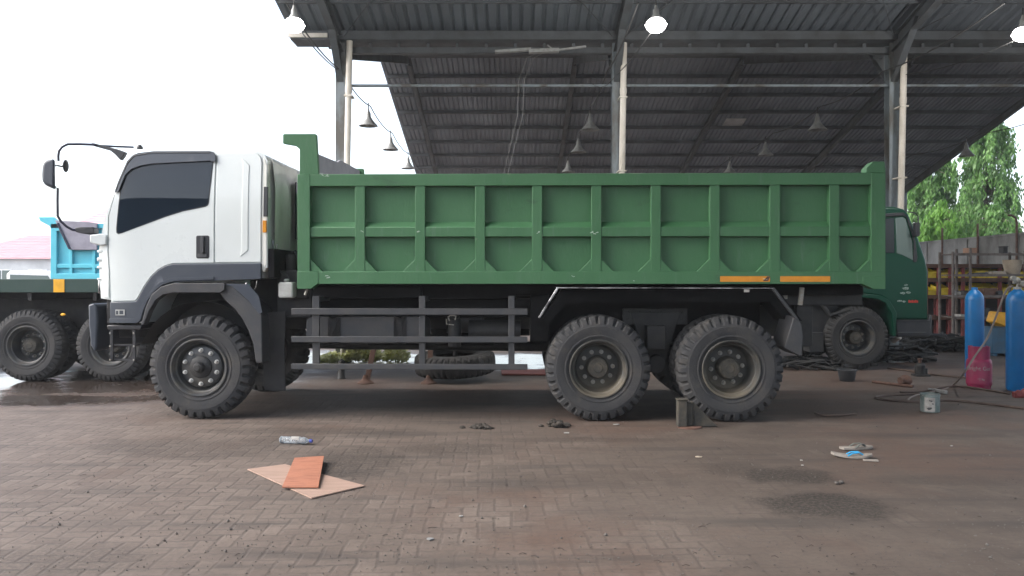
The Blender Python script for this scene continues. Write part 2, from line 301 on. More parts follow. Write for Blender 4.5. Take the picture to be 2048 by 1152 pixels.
# ------------------------------------------------------------------ ground
def ground_mat():
    m, t, b = new_mat('dusty concrete pavers'); N, L = t.nodes, t.links
    tc = N.new('ShaderNodeTexCoord')
    def noise(scale, detail=6, vec=None, rough=0.6):
        n = N.new('ShaderNodeTexNoise'); n.inputs['Scale'].default_value = scale; n.inputs['Detail'].default_value = detail; n.inputs['Roughness'].default_value = rough
        L.new(vec or tc.outputs['Object'], n.inputs['Vector']); return n.outputs['Fac']
    def rng(v, a, bb, c=0, d=1):
        r = N.new('ShaderNodeMapRange'); r.interpolation_type = 'SMOOTHSTEP'
        for k, x in (('From Min', a), ('From Max', bb), ('To Min', c), ('To Max', d)): r.inputs[k].default_value = x
        L.new(v, r.inputs['Value']); return r.outputs[0]
    def mth(op, a, bb):
        n = N.new('ShaderNodeMath'); n.operation = op
        for i, x in enumerate((a, bb)):
            if isinstance(x, (int, float)): n.inputs[i].default_value = x
            else: L.new(x, n.inputs[i])
        return n.outputs[0]
    def mix(f, a, bb):
        n = N.new('ShaderNodeMix'); n.data_type = 'RGBA'
        if isinstance(f, (int, float)): n.inputs[0].default_value = f
        else: L.new(f, n.inputs[0])
        for i, x in ((6, a), (7, bb)):
            if isinstance(x, tuple): n.inputs[i].default_value = (*x, 1)
            else: L.new(x, n.inputs[i])
        return n.outputs[2]
    # slightly wandering brick coordinates
    nd = N.new('ShaderNodeTexNoise'); nd.inputs['Scale'].default_value = 2.2; nd.inputs['Detail'].default_value = 3; L.new(tc.outputs['Object'], nd.inputs['Vector'])
    vs = N.new('ShaderNodeVectorMath'); vs.operation = 'MULTIPLY_ADD'; L.new(nd.outputs['Color'], vs.inputs[0]); vs.inputs[1].default_value = (0.07, 0.07, 0); L.new(tc.outputs['Object'], vs.inputs[2])
    # herringbone of 10 x 20 cm concrete blocks
    mp = N.new('ShaderNodeMapping'); mp.inputs['Rotation'].default_value = (0, 0, R(-2)); mp.inputs['Scale'].default_value = (1/0.105, 1/0.105, 1); L.new(vs.outputs[0], mp.inputs['Vector'])
    sc_ = N.new('ShaderNodeSeparateXYZ'); L.new(mp.outputs[0], sc_.inputs[0])
    ci, cj = mth('FLOOR', sc_.outputs['X'], 0), mth('FLOOR', sc_.outputs['Y'], 0)
    fx, fy = mth('SUBTRACT', sc_.outputs['X'], ci), mth('SUBTRACT', sc_.outputs['Y'], cj)
    k = mth('FLOORED_MODULO', mth('ADD', mth('SUBTRACT', ci, cj), 0.5), 4.0)
    def isk(v): return mth('MULTIPLY', mth('GREATER_THAN', k, v), mth('LESS_THAN', k, v+1))
    m0, m1, m2, m3 = isk(0), isk(1), isk(2), isk(3)
    dd = mth('MINIMUM', mth('MINIMUM', mth('ADD', fx, m1), mth('ADD', mth('SUBTRACT', 1, fx), m0)), mth('MINIMUM', mth('ADD', fy, m2), mth('ADD', mth('SUBTRACT', 1, fy), m3)))
    joint = rng(dd, 0.02, 0.16, 1, 0)
    cv = N.new('ShaderNodeCombineXYZ'); L.new(mth('SUBTRACT', ci, m1), cv.inputs[0]); L.new(mth('ADD', cj, m3), cv.inputs[1])
    wn = N.new('ShaderNodeTexWhiteNoise'); L.new(cv.outputs[0], wn.inputs['Vector'])
    brick = mix(wn.outputs['Value'], (0.166, 0.130, 0.108), (0.124, 0.095, 0.079))
    brick = mix(mth('MULTIPLY', joint, rng(noise(1.3, 5), 0.3, 0.65, 0.12, 0.5)), brick, (0.042, 0.034, 0.030))
    big = noise(0.35, 7); mid = noise(1.7, 8); fine = noise(28, 6, rough=0.7); vf = noise(110, 3)
    sp = N.new('ShaderNodeSeparateXYZ'); L.new(tc.outputs['Object'], sp.inputs[0]); X, Y = sp.outputs['X'], sp.outputs['Y']
    # dirt film burying the joints, thicker to the right
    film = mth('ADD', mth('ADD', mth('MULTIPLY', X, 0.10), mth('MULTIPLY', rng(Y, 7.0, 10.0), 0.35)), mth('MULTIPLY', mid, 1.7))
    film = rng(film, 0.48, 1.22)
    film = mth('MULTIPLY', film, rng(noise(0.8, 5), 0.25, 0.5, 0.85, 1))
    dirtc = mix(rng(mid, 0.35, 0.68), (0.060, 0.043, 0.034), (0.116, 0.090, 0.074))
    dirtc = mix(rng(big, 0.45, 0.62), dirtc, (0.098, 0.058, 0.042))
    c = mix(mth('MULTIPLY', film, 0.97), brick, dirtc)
    c = mix(rng(fine, 0.40, 0.75, 0, 0.45), c, (0.040, 0.032, 0.029))
    c = mix(rng(vf, 0.58, 0.8, 0, 0.35), c, (0.12, 0.11, 0.103))
    # long streaks pushed about by tyres
    ms = N.new('ShaderNodeMapping'); ms.inputs['Scale'].default_value = (0.5, 3.2, 1); ms.inputs['Rotation'].default_value = (0, 0, R(4)); L.new(tc.outputs['Object'], ms.inputs['Vector'])
    st = noise(1.0, 7, ms.outputs[0]); c = mix(rng(st, 0.50, 0.72, 0, 0.7), c, (0.043, 0.036, 0.032))
    c = mix(rng(noise(4.5, 8, rough=0.75), 0.52, 0.72, 0, 0.45), c, (0.045, 0.034, 0.029))
    # oil stains, old spills and broader darker patches around the truck
    def blob(px, py, rx, ry, soft=0.55, amp=0.9, ns=3.0):
        g = G(px, py); a = mth('MULTIPLY', mth('SUBTRACT', X, g[0]), 1/rx); bb = mth('MULTIPLY', mth('SUBTRACT', Y, g[1]), 1/ry)
        d = mth('SQRT', mth('ADD', mth('MULTIPLY', a, a), mth('MULTIPLY', bb, bb)), 0)
        d = mth('ADD', d, mth('MULTIPLY', mth('SUBTRACT', noise(ns, 7, rough=0.7), 0.5), 1.6*amp))
        return rng(d, 1.0-soft, 1.0+soft, 1, 0)
    oil = None
    for px, py, rx, ry, k in ((1650, 1010, 0.42, 0.30, 1.0), (1565, 950, 0.36, 0.25, 0.95), (905, 897, 0.5, 0.25, 0.55), (700, 925, 0.45, 0.55, 0.7), (1480, 940, 0.3, 0.25, 0.5), (400, 900, 0.8, 0.35, 0.5), (1850, 872, 1.0, 0.12, 0.35),
                              (330, 890, 0.7, 0.3, 0.45), (560, 880, 0.4, 0.25, 0.45), (1620, 815, 1.5, 0.55, 0.6), (100, 1120, 0.5, 0.25, 0.4), (1250, 955, 0.8, 0.2, 0.2), (1700, 835, 0.4, 0.1, 0.5), (800, 800, 2.2, 0.8, 0.5), (620, 862, 1.0, 0.18, 0.5), (1150, 880, 0.9, 0.12, 0.4), (1900, 960, 0.6, 0.15, 0.3)):
        bl = mth('MULTIPLY', mth('MULTIPLY', blob(px, py, rx, ry, 0.4, 1.3, 4.5), k), rng(noise(42, 5, rough=0.75), 0.36, 0.60, 0.25, 1)); oil = bl if oil is None else mth('MAXIMUM', oil, bl)
    c = mix(oil, c, (0.015, 0.011, 0.008))
    # wet ground: film of rain water on the left and behind the truck
    wet = None
    for px, py, rx, ry in ((170, 764, 2.5, 1.3), (60, 800, 1.6, 0.5), (640, 718, 2.6, 1.6), (1050, 722, 1.0, 1.4), (30, 765, 1.6, 0.5), (200, 748, 1.6, 0.5)):
        bl = blob(px, py, rx, ry, 0.55, 0.9, 1.7); wet = bl if wet is None else mth('MAXIMUM', wet, bl)
    wet2 = mth('MULTIPLY', wet, rng(noise(2.2, 7), 0.28, 0.52))
    far = mth('MAXIMUM', rng(mth('SUBTRACT', mth('MULTIPLY', X, -1), Y), -4.5, -2.5), 0)
    c = mix(mth('MULTIPLY', wet, 0.7), c, (0.026, 0.021, 0.019))
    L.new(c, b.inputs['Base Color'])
    rough = mth('SUBTRACT', 0.88, mth('MULTIPLY', fine, 0.15)); rough = mth('SUBTRACT', rough, mth('MULTIPLY', wet, 0.3)); rough = mth('MAXIMUM', mth('SUBTRACT', rough, mth('MULTIPLY', wet2, 0.7)), 0.04)
    L.new(rough, b.inputs['Roughness'])
    hgt = mth('ADD', mth('MULTIPLY', mth('MULTIPLY', mth('SUBTRACT', 1, joint), 0.8), mth('SUBTRACT', 1, mth('MULTIPLY', film, 0.95))), mth('MULTIPLY', fine, 0.5))
    hgt = mth('ADD', hgt, mth('MULTIPLY', mid, 1.2))
    hgt = mth('MULTIPLY', hgt, mth('SUBTRACT', 1, mth('MULTIPLY', wet2, 0.95)))
    bp = N.new('ShaderNodeBump'); bp.inputs['Strength'].default_value = 0.45; bp.inputs['Distance'].default_value = 0.006
    L.new(hgt, bp.inputs['Height']); L.new(bp.outputs[0], b.inputs['Normal'])
    return m
g = MB(); g.add([(-160,-60,0),(160,-60,0),(160,230,0),(-160,230,0)], [(0,1,2,3)])
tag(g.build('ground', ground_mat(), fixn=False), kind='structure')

# ------------------------------------------------------------------ shed
VY, TAN = 14.5, 0.2475
shed = empty('workshop_shed', (0, VY, 0), label='open steel shed with grey corrugated roof sheets over the trucks', cat='shed')
def S(p): return (p[0], p[1]-VY, p[2])          # world to shed local
ZV = 1.48+4.32; XL, XR = -4.0, 17.3
def roofsheet(y0, z0, y1, z1, pitch, depth, name='roof_sheet'):
    b = MB(); n = int((XR-XL)/pitch); xs = []
    for i in range(n):
        x = XL+i*pitch; xs += [(x, 0), (x+pitch*0.55, 0), (x+pitch*0.68, depth), (x+pitch*0.87, depth)]
    L = math.hypot(y1-y0, z1-z0); nz = (y1-y0)/L; nyv = -(z1-z0)/L
    if nz < 0: nz, nyv = -nz, -nyv
    vs = []
    for (x, dz) in xs: vs += [S((x, y0+nyv*dz, z0+nz*dz)), S((x, y1+nyv*dz, z1+nz*dz))]
    for (x, dz) in xs: vs += [S((x, y0+nyv*dz, z0+nz*dz+0.006)), S((x, y1+nyv*dz, z1+nz*dz+0.006))]
    k = len(xs); fs = []
    for i in range(k-1):
        fs.append((2*i, 2*i+2, 2*i+3, 2*i+1)); o = 2*k; fs.append((o+2*i, o+2*i+1, o+2*i+3, o+2*i+2))
    b.add(vs, fs); return b.build(name, 'sheet' if y0 < VY else 'sheetlit', shed, fixn=False, ang=20)
near = dict(y=(5.5, ZV+9.0*TAN), v=(VY, ZV))
ridge2 = 23.8; zr2 = ZV+(ridge2-VY)*TAN; eave2 = 34.9; ze2 = zr2-(eave2-ridge2)*TAN
slopes = [(-3.5, ZV, 5.5, ZV+9*TAN, 0.2), (5.5, ZV+9*TAN, VY+0.05, ZV, 0.2), (VY+0.25, ZV, ridge2, zr2, 0.16), (ridge2, zr2, eave2, ze2, 0.16)]
for (y0, z0, y1, z1, p) in slopes:
    roofsheet(y0, z0+0.14, y1, z1+0.14, p, 0.04)
    n = int(round(abs(y1-y0)/1.17))
    for i in range(n+1):
        t = (i+0.04)/(n+0.08) if n else 0; y = y0+(y1-y0)*t; z = z0+(z1-z0)*t
        b = MB(); b.box(XL+0.1, XR-0.1, y-VY-0.03, y-VY+0.03, z+0.02, z+0.13); b.box(XL+0.1, XR-0.1, y-VY+0.032, y-VY+0.075, z+0.115, z+0.129); b.build('purlin', 'steel', shed)
COLX = [-3.09, 1.89, 6.88, 11.9, 16.9]
for x in COLX:
    for (y0, z0, y1, z1, p) in slopes:                     # I-section rafters
        a, c = S((x, y0+0.1, z0-0.1)), S((x, y1-0.1, z1-0.1)); b = MB()
        b.bar(a, c, 0.010, 0.22)
        for dz in (0.115, -0.115): b.bar((a[0], a[1], a[2]+dz), (c[0], c[1], c[2]+dz), 0.13, 0.014)
        b.build('rafter', 'steel', shed)
def hcol(x, y, zt, m='steelcol'):
    b = MB(); lx, ly = x, y-VY
    b.box(lx-0.006, lx+0.006, ly-0.09, ly+0.09, 0, zt)
    b.box(lx-0.085, lx+0.085, ly-0.102, ly-0.0902, 0, zt); b.box(lx-0.085, lx+0.085, ly+0.0902, ly+0.102, 0, zt)
    b.box(lx-0.16, lx+0.16, ly-0.16, ly+0.16, 0.0, 0.02)
    return b.build('column', m, shed)
for x in COLX:
    hcol(x, VY, ZV-0.05); hcol(x, eave2-0.4, ze2-0.02)
    if x != 1.89: hcol(x, -3.4, ZV-0.05)
# haunch brackets at the valley columns
for x in COLX:
    b = MB()
    for sgn in (-1, 1):
        vs = [(0, ZV-0.75), (0, ZV-0.1), (sgn*0.95, ZV-0.1+0.95*TAN)]
        for dx in (-0.008, 0.008): pass
        p = [(x-0.008, v[0], v[1]) for v in vs]+[(x+0.008, v[0], v[1]) for v in vs]
        b.add(p, [(0,1,2),(5,4,3),(0,3,4,1),(1,4,5,2),(2,5,3,0)])
        b.bar((x, sgn*0.10, ZV-0.75), (x, sgn*0.97, ZV-0.09+0.95*TAN), 0.12, 0.012)
    b.build('haunch_bracket', 'steel', shed)
# valley beam: gutter channel, lower chord, cleats
def zy(py, d=VY): return H+(HY-py)*d/F
b = MB(); b.box(-3.95, XR, -0.25, -0.24, zy(86), zy(70)); b.box(-3.95, XR, -0.25, 0.22, zy(86)-0.008, zy(86)); b.box(-3.95, XR, 0.21, 0.22, zy(86), zy(72)); b.build('valley_gutter', 'steel', shed)
b = MB(); b.box(-3.0, XR, -0.05, 0.05, zy(107), zy(96)); b.box(-3.0, XR, -0.07, 0.07, zy(108.2), zy(107)-0.002); b.build('lower_chord', 'steel', shed, 0.004)
b = MB()
x = -2.6
while x < 17: b.box(x, x+0.05, -0.02, 0.02, zy(96)+0.001, zy(86)-0.012); x += 0.527
b.build('gutter_cleats', 'steel', shed)
b = MB(); b.box(-3.0, 16.9, -0.03, 0.03, zy(174), zy(169)); b.build('tie_pipe', 'steelcol', shed, 0.008)
# yellow strip lit at the eave end
b = MB(); b.box(*sorted((W(585,0,VY)[0], W(662,0,VY)[0])), -0.30, -0.26, zy(84), zy(76)); b.build('gutter_end_plate', 'pvc', shed, 0.003)
# sag rods under the near slope
for (xa, xb) in ((-3.09, 1.89), (1.89, 6.88), (6.88, 11.9)):
    b = MB(); b.tube([S((xa+0.1, 14.2, ZV)), S(((xa+xb)/2, 10.5, ZV+4*TAN))], 0.009, 6); b.tube([S((xb-0.1, 14.2, ZV)), S(((xa+xb)/2, 10.5, ZV+4*TAN))], 0.009, 6); b.build('brace_rod', 'steel', shed)
# pale replacement sheet on the far slope
zz = lambda y: zr2-(y-ridge2)*TAN+0.10
b = MB(); y0, y1 = 28.15, 29.0; b.add([S((7.55, y0, zz(y0)+0.025)), S((8.25, y0, zz(y0)+0.025)), S((8.25, y1, zz(y1)+0.025)), S((7.55, y1, zz(y1)+0.025)), S((7.55, y0, zz(y0)+0.04)), S((8.25, y0, zz(y0)+0.04)), S((8.25, y1, zz(y1)+0.04)), S((7.55, y1, zz(y1)+0.04))],
        [(0,1,2,3),(4,7,6,5),(0,4,5,1),(1,5,6,2),(2,6,7,3),(3,7,4,0)]); b.build('pale_roof_patch', 'sheetpale', shed)
# pvc downpipes beside the columns
for (xt, yt, xb) in ((699, 82, 693), (1248, 86, 1243), (1808, 108, 1802)):
    b = MB(); p = W(xt, yt, VY-0.3); q = W(xb, 400, VY-0.3); t = (0-p[2])/(q[2]-p[2]); e = (p[0]+(q[0]-p[0])*t, p[1], 0.0)
    if xt == 1808: e = (p[0]+(q[0]-p[0])*t*0.92, p[1], p[2]*0.08)
    b.tube([S(p), S(e)]+([(e[0]+0.02, e[1]-VY+0.22, e[2]-0.05)] if xt == 1808 else []), 0.055, 14); mpt = S((p[0]*0.85+e[0]*0.15, p[1], p[2]*0.85)); b.tube([(mpt[0], mpt[1], mpt[2]-0.05), (mpt[0], mpt[1], mpt[2]+0.05)], 0.062, 14)
    for kz in (0.83, 0.6):
        cxp = p[0]*kz+e[0]*(1-kz); b.box(cxp-0.07, cxp+0.07, -0.36, -0.1, p[2]*kz-0.012, p[2]*kz+0.012)
    b.build('downpipe', 'pvc', shed)

# ------------------------------------------------------------------ hanging lamps and cables
LZ = 1.48+3.42
def make_lamp(lit):
    r = empty('hanging_lamp')
    b = MB(); b.lathe([(0.20, -0.02), (0.205, -0.02), (0.19, 0.0), (0.11, 0.09), (0.055, 0.18), (0.05, 0.26), (0.028, 0.29), (0.022, 0.34), (0.0001, 0.345)], n=24)
    b.lathe([(0.0001, 0.20), (0.045, 0.17), (0.10, 0.085), (0.185, -0.003), (0.20, -0.02)], n=24); b.build('lamp_shade', 'shade', r, fixn=False)
    b = MB(); b.ball((0, 0, 0.02 if not lit else -0.02), 0.055 if not lit else 0.185, 12, (1, 1, 0.75)); b.build('bulb', 'bulb' if lit else 'paper', r)
    b = MB(); b.tube([(0, 0, 0.33), (0, 0, 0.48)], 0.012, 6); b.build('lamp_hook', 'wire', r)
    return r
lampoff = make_lamp(False); lampon = make_lamp(True)
LX = [-3.08, 1.72, 6.72, 12.1]
spots = [(LX[0], 17.15, 'unlit cone lamp on the left cable, nearest of its row'), (LX[0], 20.3, 'unlit cone lamp in the middle of the left cable'), (LX[0], 23.7, 'unlit cone lamp at the far end of the left cable against the white sky'),
         (LX[1], 17.6, 'unlit cone lamp on the middle cable, highest of its row'), (LX[1], 20.7, 'unlit cone lamp in the middle of the centre cable'), (LX[1], 24.5, 'unlit cone lamp lowest of the centre row above the green side wall'),
         (LX[2], 17.6, 'unlit lamp by the slanting rafter right of the pale roof patch'), (LX[2], 21.2, 'unlit lamp just under and right of the pale roof patch'), (LX[2], 24.7, 'unlit lamp just above the green top rail left of centre right'),
         (LX[3], 21.3, 'dark cone lamp in front of the weeping trees under the roof edge')]
for i, (x, y, lab) in enumerate(spots):
    o = lampoff if i == 0 else copy_tree(lampoff); o.location = (x, y, LZ-0.1)
    tag(o, lab, 'lamp', 'unlit lamps hanging on cables in the shed')
for i, (px, py, y, lab) in enumerate(((588, 48, 10.9, 'glaring white lamp at the left end of the roof against the sky'), (1312, 48, 10.8, 'glaring lit lamp hanging above the middle of the truck body'), (2046, 66, 11.2, 'glaring lit lamp cut off by the right edge of the photo'))):
    o = lampon if i == 0 else copy_tree(lampon); o.location = W(px, py, y); tag(o, lab, 'lamp', 'lit lamps over the truck'); o.scale = (0.74, 0.74, 0.74)
    pl = bpy.data.lights.new('lamp_light', 'POINT'); pl.energy = 45; pl.color = (1, 0.97, 0.93); pl.shadow_soft_size = 0.15
    lo = bpy.data.objects.new('lamp_light', pl); col.objects.link(lo); lo.parent = o; lo.location = (0, 0, -0.2)
def sag(p, q, s, n=14):
    p, q = Vector(p), Vector(q); return [p.lerp(q, i/n)-Vector((0, 0, s*4*(i/n)*(1-i/n))) for i in range(n+1)]
for i, x in enumerate(LX):
    side = ('left', 'middle', 'third', 'far right')[i]
    b = MB(); ys = [10.9, VY, 17.4, 20.6, 24.0, 30.0]
    pts = []
    for a, c in zip(ys, ys[1:]): pts += sag((x, a, LZ+0.36), (x, c, LZ+0.36), 0.10, 8)[:-1]
    b.tube(pts+[Vector((x, 30, LZ+0.36))], 0.012, 5)
    tag(b.build('lamp_cable', 'wire'), 'black cable carrying the %s row of hanging lamps' % side, 'cable', 'lamp cables')
b = MB(); b.tube(sag(W(1305, 60, 10.8), W(1232, 150, VY-0.15), 0.05), 0.008, 5); b.tube(sag(W(1232, 150, VY-0.15), W(1185, 168, VY-0.2), 0.12), 0.006, 5)
tag(b.build('power_cable', 'wire'), 'thin cable sagging from the bright middle lamp to its column', 'cable')
b = MB(); b.tube(sag(W(600, 60, 10.9), W(676, 140, VY-0.15), 0.05), 0.010, 5)
tag(b.build('power_cable', 'wire'), 'thin cable sagging from the bright left lamp to its column', 'cable')
b = MB(); b.tube(sag(W(2040, 75, 11.2), W(1800, 150, VY-0.15), 0.1), 0.008, 5)
tag(b.build('power_cable', 'wire'), 'thin cable sagging from the bright right lamp to the right column', 'cable')
for k, (xa, xb, lab) in enumerate(((1062, 1008, 'pale rope hanging from the broken gutter strip, left of two'), (1075, 1016, 'pale rope hanging from the broken gutter strip, right of two'))):
    b = MB(); b.tube([W(xa+14, 105, VY-0.2), W(xa-8, 116, VY-0.2), W((xa*1.2+xb*0.8)/2-3, 160, VY-0.2), W((xa+xb)/2, 230, VY-0.2), W(xb, 345, VY-0.2), W(xb-6, 520, VY-0.2)], 0.0045, 5)
    tag(b.build('pale_rope', 'wirepale'), lab, 'rope', 'ropes hanging from the gutter')
b = MB(); b.bar(W(990, 104, VY-0.35), W(1062, 99, VY-0.35), 0.10, 0.045); b.bar(W(1058, 103, VY-0.4), W(1118, 101, VY-0.4), 0.12, 0.06); b.bar(W(1110, 101, VY-0.38), W(1172, 93, VY-0.38), 0.05, 0.03); b.tube([W(1095, 90, VY-0.38), W(1112, 104, VY-0.4)], 0.012, 5)
tag(b.build('broken_gutter_strip', 'shade'), 'broken pale plastic strip dangling under the shed beam', 'gutter strip')

# ------------------------------------------------------------------ wheels
def tyre_mb(Rr, w, ri, lugs, depth, y0=0):
    """tyre around the y axis, outer face at y0, far face at y0+w"""
    b = MB(); seg = 6; n = lugs*seg
    # profile (radius, y, groove flag, side)
    sh = 0.045; P = [(ri, 0.045, 0), (ri+0.018, 0.018, 0), (ri+0.035, 0.012, 0), (ri+0.05, 0.004, 0), (ri+0.055, -0.001, 0), (ri+0.066, -0.001, 0), (ri+0.07, 0.003, 0), (ri+(Rr-ri)*0.42, -0.006, 0), (ri+(Rr-ri)*0.6, -0.006, 0), (ri+(Rr-ri)*0.62, -0.001, 0), (Rr-0.085, 0.002, 0.0), (Rr-0.072, 0.004, 0.45), (Rr-0.045, 0.012, 0.8), (Rr-0.018, 0.028, 1), (Rr-0.006, 0.055, 1), (Rr, w*0.33, 1), (Rr+0.002, w*0.46, 0.5)]
    prof = [(r, y, g, 0) for r, y, g in P]+[(r, w-y, g, 1) for r, y, g in P[::-1]]
    vs = []
    for r, y, gq, sd in prof:
        for j in range(n):
            ph = (j/seg+(0.5 if sd else 0)+ (y if not sd else w-y)/w*0.9) % 1.0
            gr = 1.0 if ph < 0.32 else 0.0
            rr = r-depth*gq*gr; yy = y+(0.020*gq*gr*(1 if not sd else -1) if r < Rr-0.004 else 0)
            a = 2*math.pi*j/n; vs.append((rr*math.cos(a), y0+yy, rr*math.sin(a)))
    k = len(prof)
    b.add(vs, [(i*n+j, i*n+(j+1) % n, (i+1)*n+(j+1) % n, (i+1)*n+j) for i in range(k-1) for j in range(n)])
    return b
def make_wheel(style, Rr=0.553, w=0.31, ri=0.285, lugs=34, depth=0.021, rub='rubber', rimm=None, dual=False, flip=False):
    root = empty('wheel')
    b = tyre_mb(Rr, w, ri, lugs, depth)
    if dual: t2 = tyre_mb(Rr, w, ri, lugs, depth, w+0.05); b.add(t2.v, t2.f)
    b.build('tyre', rub, root, ang=28)
    b = MB(); n = 40
    b.lathe([(ri+0.016, 0.012), (ri+0.022, 0.004), (ri+0.016, -0.002), (ri+0.004, 0.0), (ri-0.006, 0.018), (ri-0.016, 0.05), (ri-0.03, 0.06)] +
            ([(ri-0.035, 0.10), (0.235, 0.13), (0.225, 0.105), (0.215, 0.085), (0.165, 0.065), (0.13, 0.06), (0.12, 0.06)] if style == 'front' else
             [(ri-0.035, 0.12), (ri-0.045, 0.20), (0.225, 0.23), (0.20, 0.225), (0.12, 0.215)]), (0,0,0), 'y', n)
    b.lathe([(ri-0.03, w-0.02), (ri+0.02, w), (ri+0.02, w-0.03)], (0,0,0), 'y', n)
    b.build('rim', rimm or ('rim' if style == 'front' else 'rimmud'), root, fixn=False)
    b = MB()
    if style == 'front':
        b.lathe([(0.12, 0.065), (0.118, 0.045), (0.10, 0.03), (0.06, 0.025), (0.055, -0.01), (0.045, -0.025), (0.03, -0.03), (0.028, -0.045), (0.0001, -0.047)], (0,0,0), 'y', 28)
    else:
        b.lathe([(0.125, 0.225), (0.12, 0.17), (0.112, 0.13), (0.108, 0.09), (0.10, 0.08), (0.05, 0.075), (0.045, 0.07), (0.0001, 0.07)], (0,0,0), 'y', 28)
        for i in range(14):
            a = i*math.tau/14; b.cyl((0.09*math.cos(a), 0.086, 0.09*math.sin(a)), (0.09*math.cos(a), 0.068, 0.09*math.sin(a)), 0.008, n=6)
    b.build('hub', 'chassis' if style == 'front' else 'mud', root, fixn=False)
    b = MB(); rn = 0.178 if style == 'front' else 0.166; yb = 0.075 if style == 'front' else 0.222
    for i in range(10):
        a = (i+0.5)*math.tau/10; x, z = rn*math.cos(a), rn*math.sin(a)
        b.cyl((x, yb, z), (x, yb-0.012, z), 0.024, n=12); b.cyl((x, yb-0.012, z), (x, yb-0.042, z), 0.0185, 0.016, n=6); b.cyl((x, yb-0.042, z), (x, yb-0.055, z), 0.010, n=8)
    b.build('wheel_nuts', 'nutpale' if style == 'front' else 'nut', root)
    return root

# ------------------------------------------------------------------ main dump truck
D0, A = 8.36, R(1.2); CA, SA = math.cos(A), math.sin(A)
truck = empty('dump_truck', (0, D0, 0), -A, label='white cab dump truck with long ribbed green body parked side on', cat='dump truck')
def P(px, py, k=0.0):
    u = (px-1024)/F; v = (HY-py)/F
    s = (u*(D0+k*CA)-k*SA)/(CA+u*SA); t = D0+k*CA-s*SA
    return (s, H+v*t)
def PX(px, k=0): return P(px, 560, k)[0]
def PZ(py, k=0, px=1100): return P(px, py, k)[1]
WID = 2.45
# -- dump body (z from pixel rows at mid body)
def Zb(py): return PZ(py, 0)
bx = MB()
x0, x1 = PX(595.5), PX(1770)
ztop, zt2, zm0, zm1, zm2, zb1, zb0 = Zb(347), Zb(371), Zb(442), Zb(454), Zb(473), Zb(543), Zb(568)
for side in (0, 1):
    f = (lambda y: y) if side == 0 else (lambda y: WID-y)
    bx.box(x0+0.02, x1-0.02, f(0.082), f(0.10), zb0+0.02, ztop-0.02)                 # panel
    bx.box(x0+0.001, x1-0.001, f(0.0), f(0.13), zt2, ztop)                          # top rail
    bx.box(x0+0.001, x1-0.001, f(-0.004), f(0.13), zb0, zb1)                        # bottom rail
    pp = [(f(0.082), zm0), (f(0.014), zm1), (f(0.014), zm2), (f(0.09), zm2)]
    vs = [(x0+0.1, y, z) for y, z in pp]+[(x1-0.1, y, z) for y, z in pp]
    bx.add(vs, [(0,1,2,3),(7,6,5,4),(0,4,5,1),(1,5,6,2),(2,6,7,3),(3,7,4,0)])
    # slanted inner face of the top rail
    bx.box(x0-0.003, PX(620), f(-0.003), f(0.12), zb1-0.02, ztop-0.001); bx.box(PX(1742), x1+0.003, f(-0.003), f(0.12), zb1-0.02, ztop-0.003)
    gx = []
    for a, c in ((709.5, 729.5), (830, 850), (950, 970), (1064, 1084.5), (1183, 1203), (1302, 1322), (1420, 1440), (1540, 1561), (1659.5, 1679.5)):
        xa, xb = PX(a), PX(c); bx.box(xa, xb, f(0.008), f(0.09), zb1-0.01, zt2+0.01); gx.append((xa, xb))
        bx.prism([(xa-0.135, zb1-0.004), (xb+0.135, zb1-0.004), (xb-0.004, zb1+0.135), (xa+0.004, zb1+0.135)], f(0.012), f(0.075))
    bx.prism([(PX(620)-0.01, zb1-0.004), (PX(620)+0.135, zb1-0.004), (PX(620), zb1+0.135), (PX(620)-0.01, zb1+0.135)], f(0.012), f(0.075))
    bx.prism([(PX(1742)+0.01, zb1-0.004), (PX(1742)-0.135, zb1-0.004), (PX(1742), zb1+0.135), (PX(1742)+0.01, zb1+0.135)], f(0.012), f(0.075))
    bx.prism([(x0-0.004, Zb(578)), (PX(622), Zb(578)), (PX(637), Zb(567)), (PX(637), zb1+0.002), (x0-0.004, zb1+0.002)], f(-0.008), f(0.12))
    bx.prism([(x1+0.004, Zb(578)), (PX(1746), Zb(578)), (PX(1725), Zb(568)), (PX(1725), Zb(552)), (x1+0.004, Zb(552))], f(-0.007), f(0.12))
    bx.prism([(x1, ztop-0.002), (PX(1733), ztop-0.002), (PX(1733), Zb(338)), (PX(1746), Zb(325)), (PX(1768), Zb(325)), (x1, Zb(329))], f(-0.002), f(0.14))
# front wall, tailgate, floor
bx.box(x0+0.01, x0+0.05, 0.1, WID-0.1, zb0+0.03, ztop+0.001)
bx.box(x1-0.06, x1-0.02, 0.1, WID-0.1, zb0+0.03, ztop-0.004)
bx.box(x1+0.004, x1+0.03, 0.05, WID-0.05, zb0-0.01, ztop+0.06)
bx.box(x0+0.01, x1-0.01, 0.1, WID-0.1, zb0+0.005, zb0+0.03)
for i in range(20):
    xx = x0+0.3+i*(x1-x0-0.6)/19; bx.box(xx-0.03, xx+0.03, 0.45, WID-0.45, zb0-0.09, zb0+0.004)
body = bx.build('dump_body', 'green', truck, 0.006, 2)
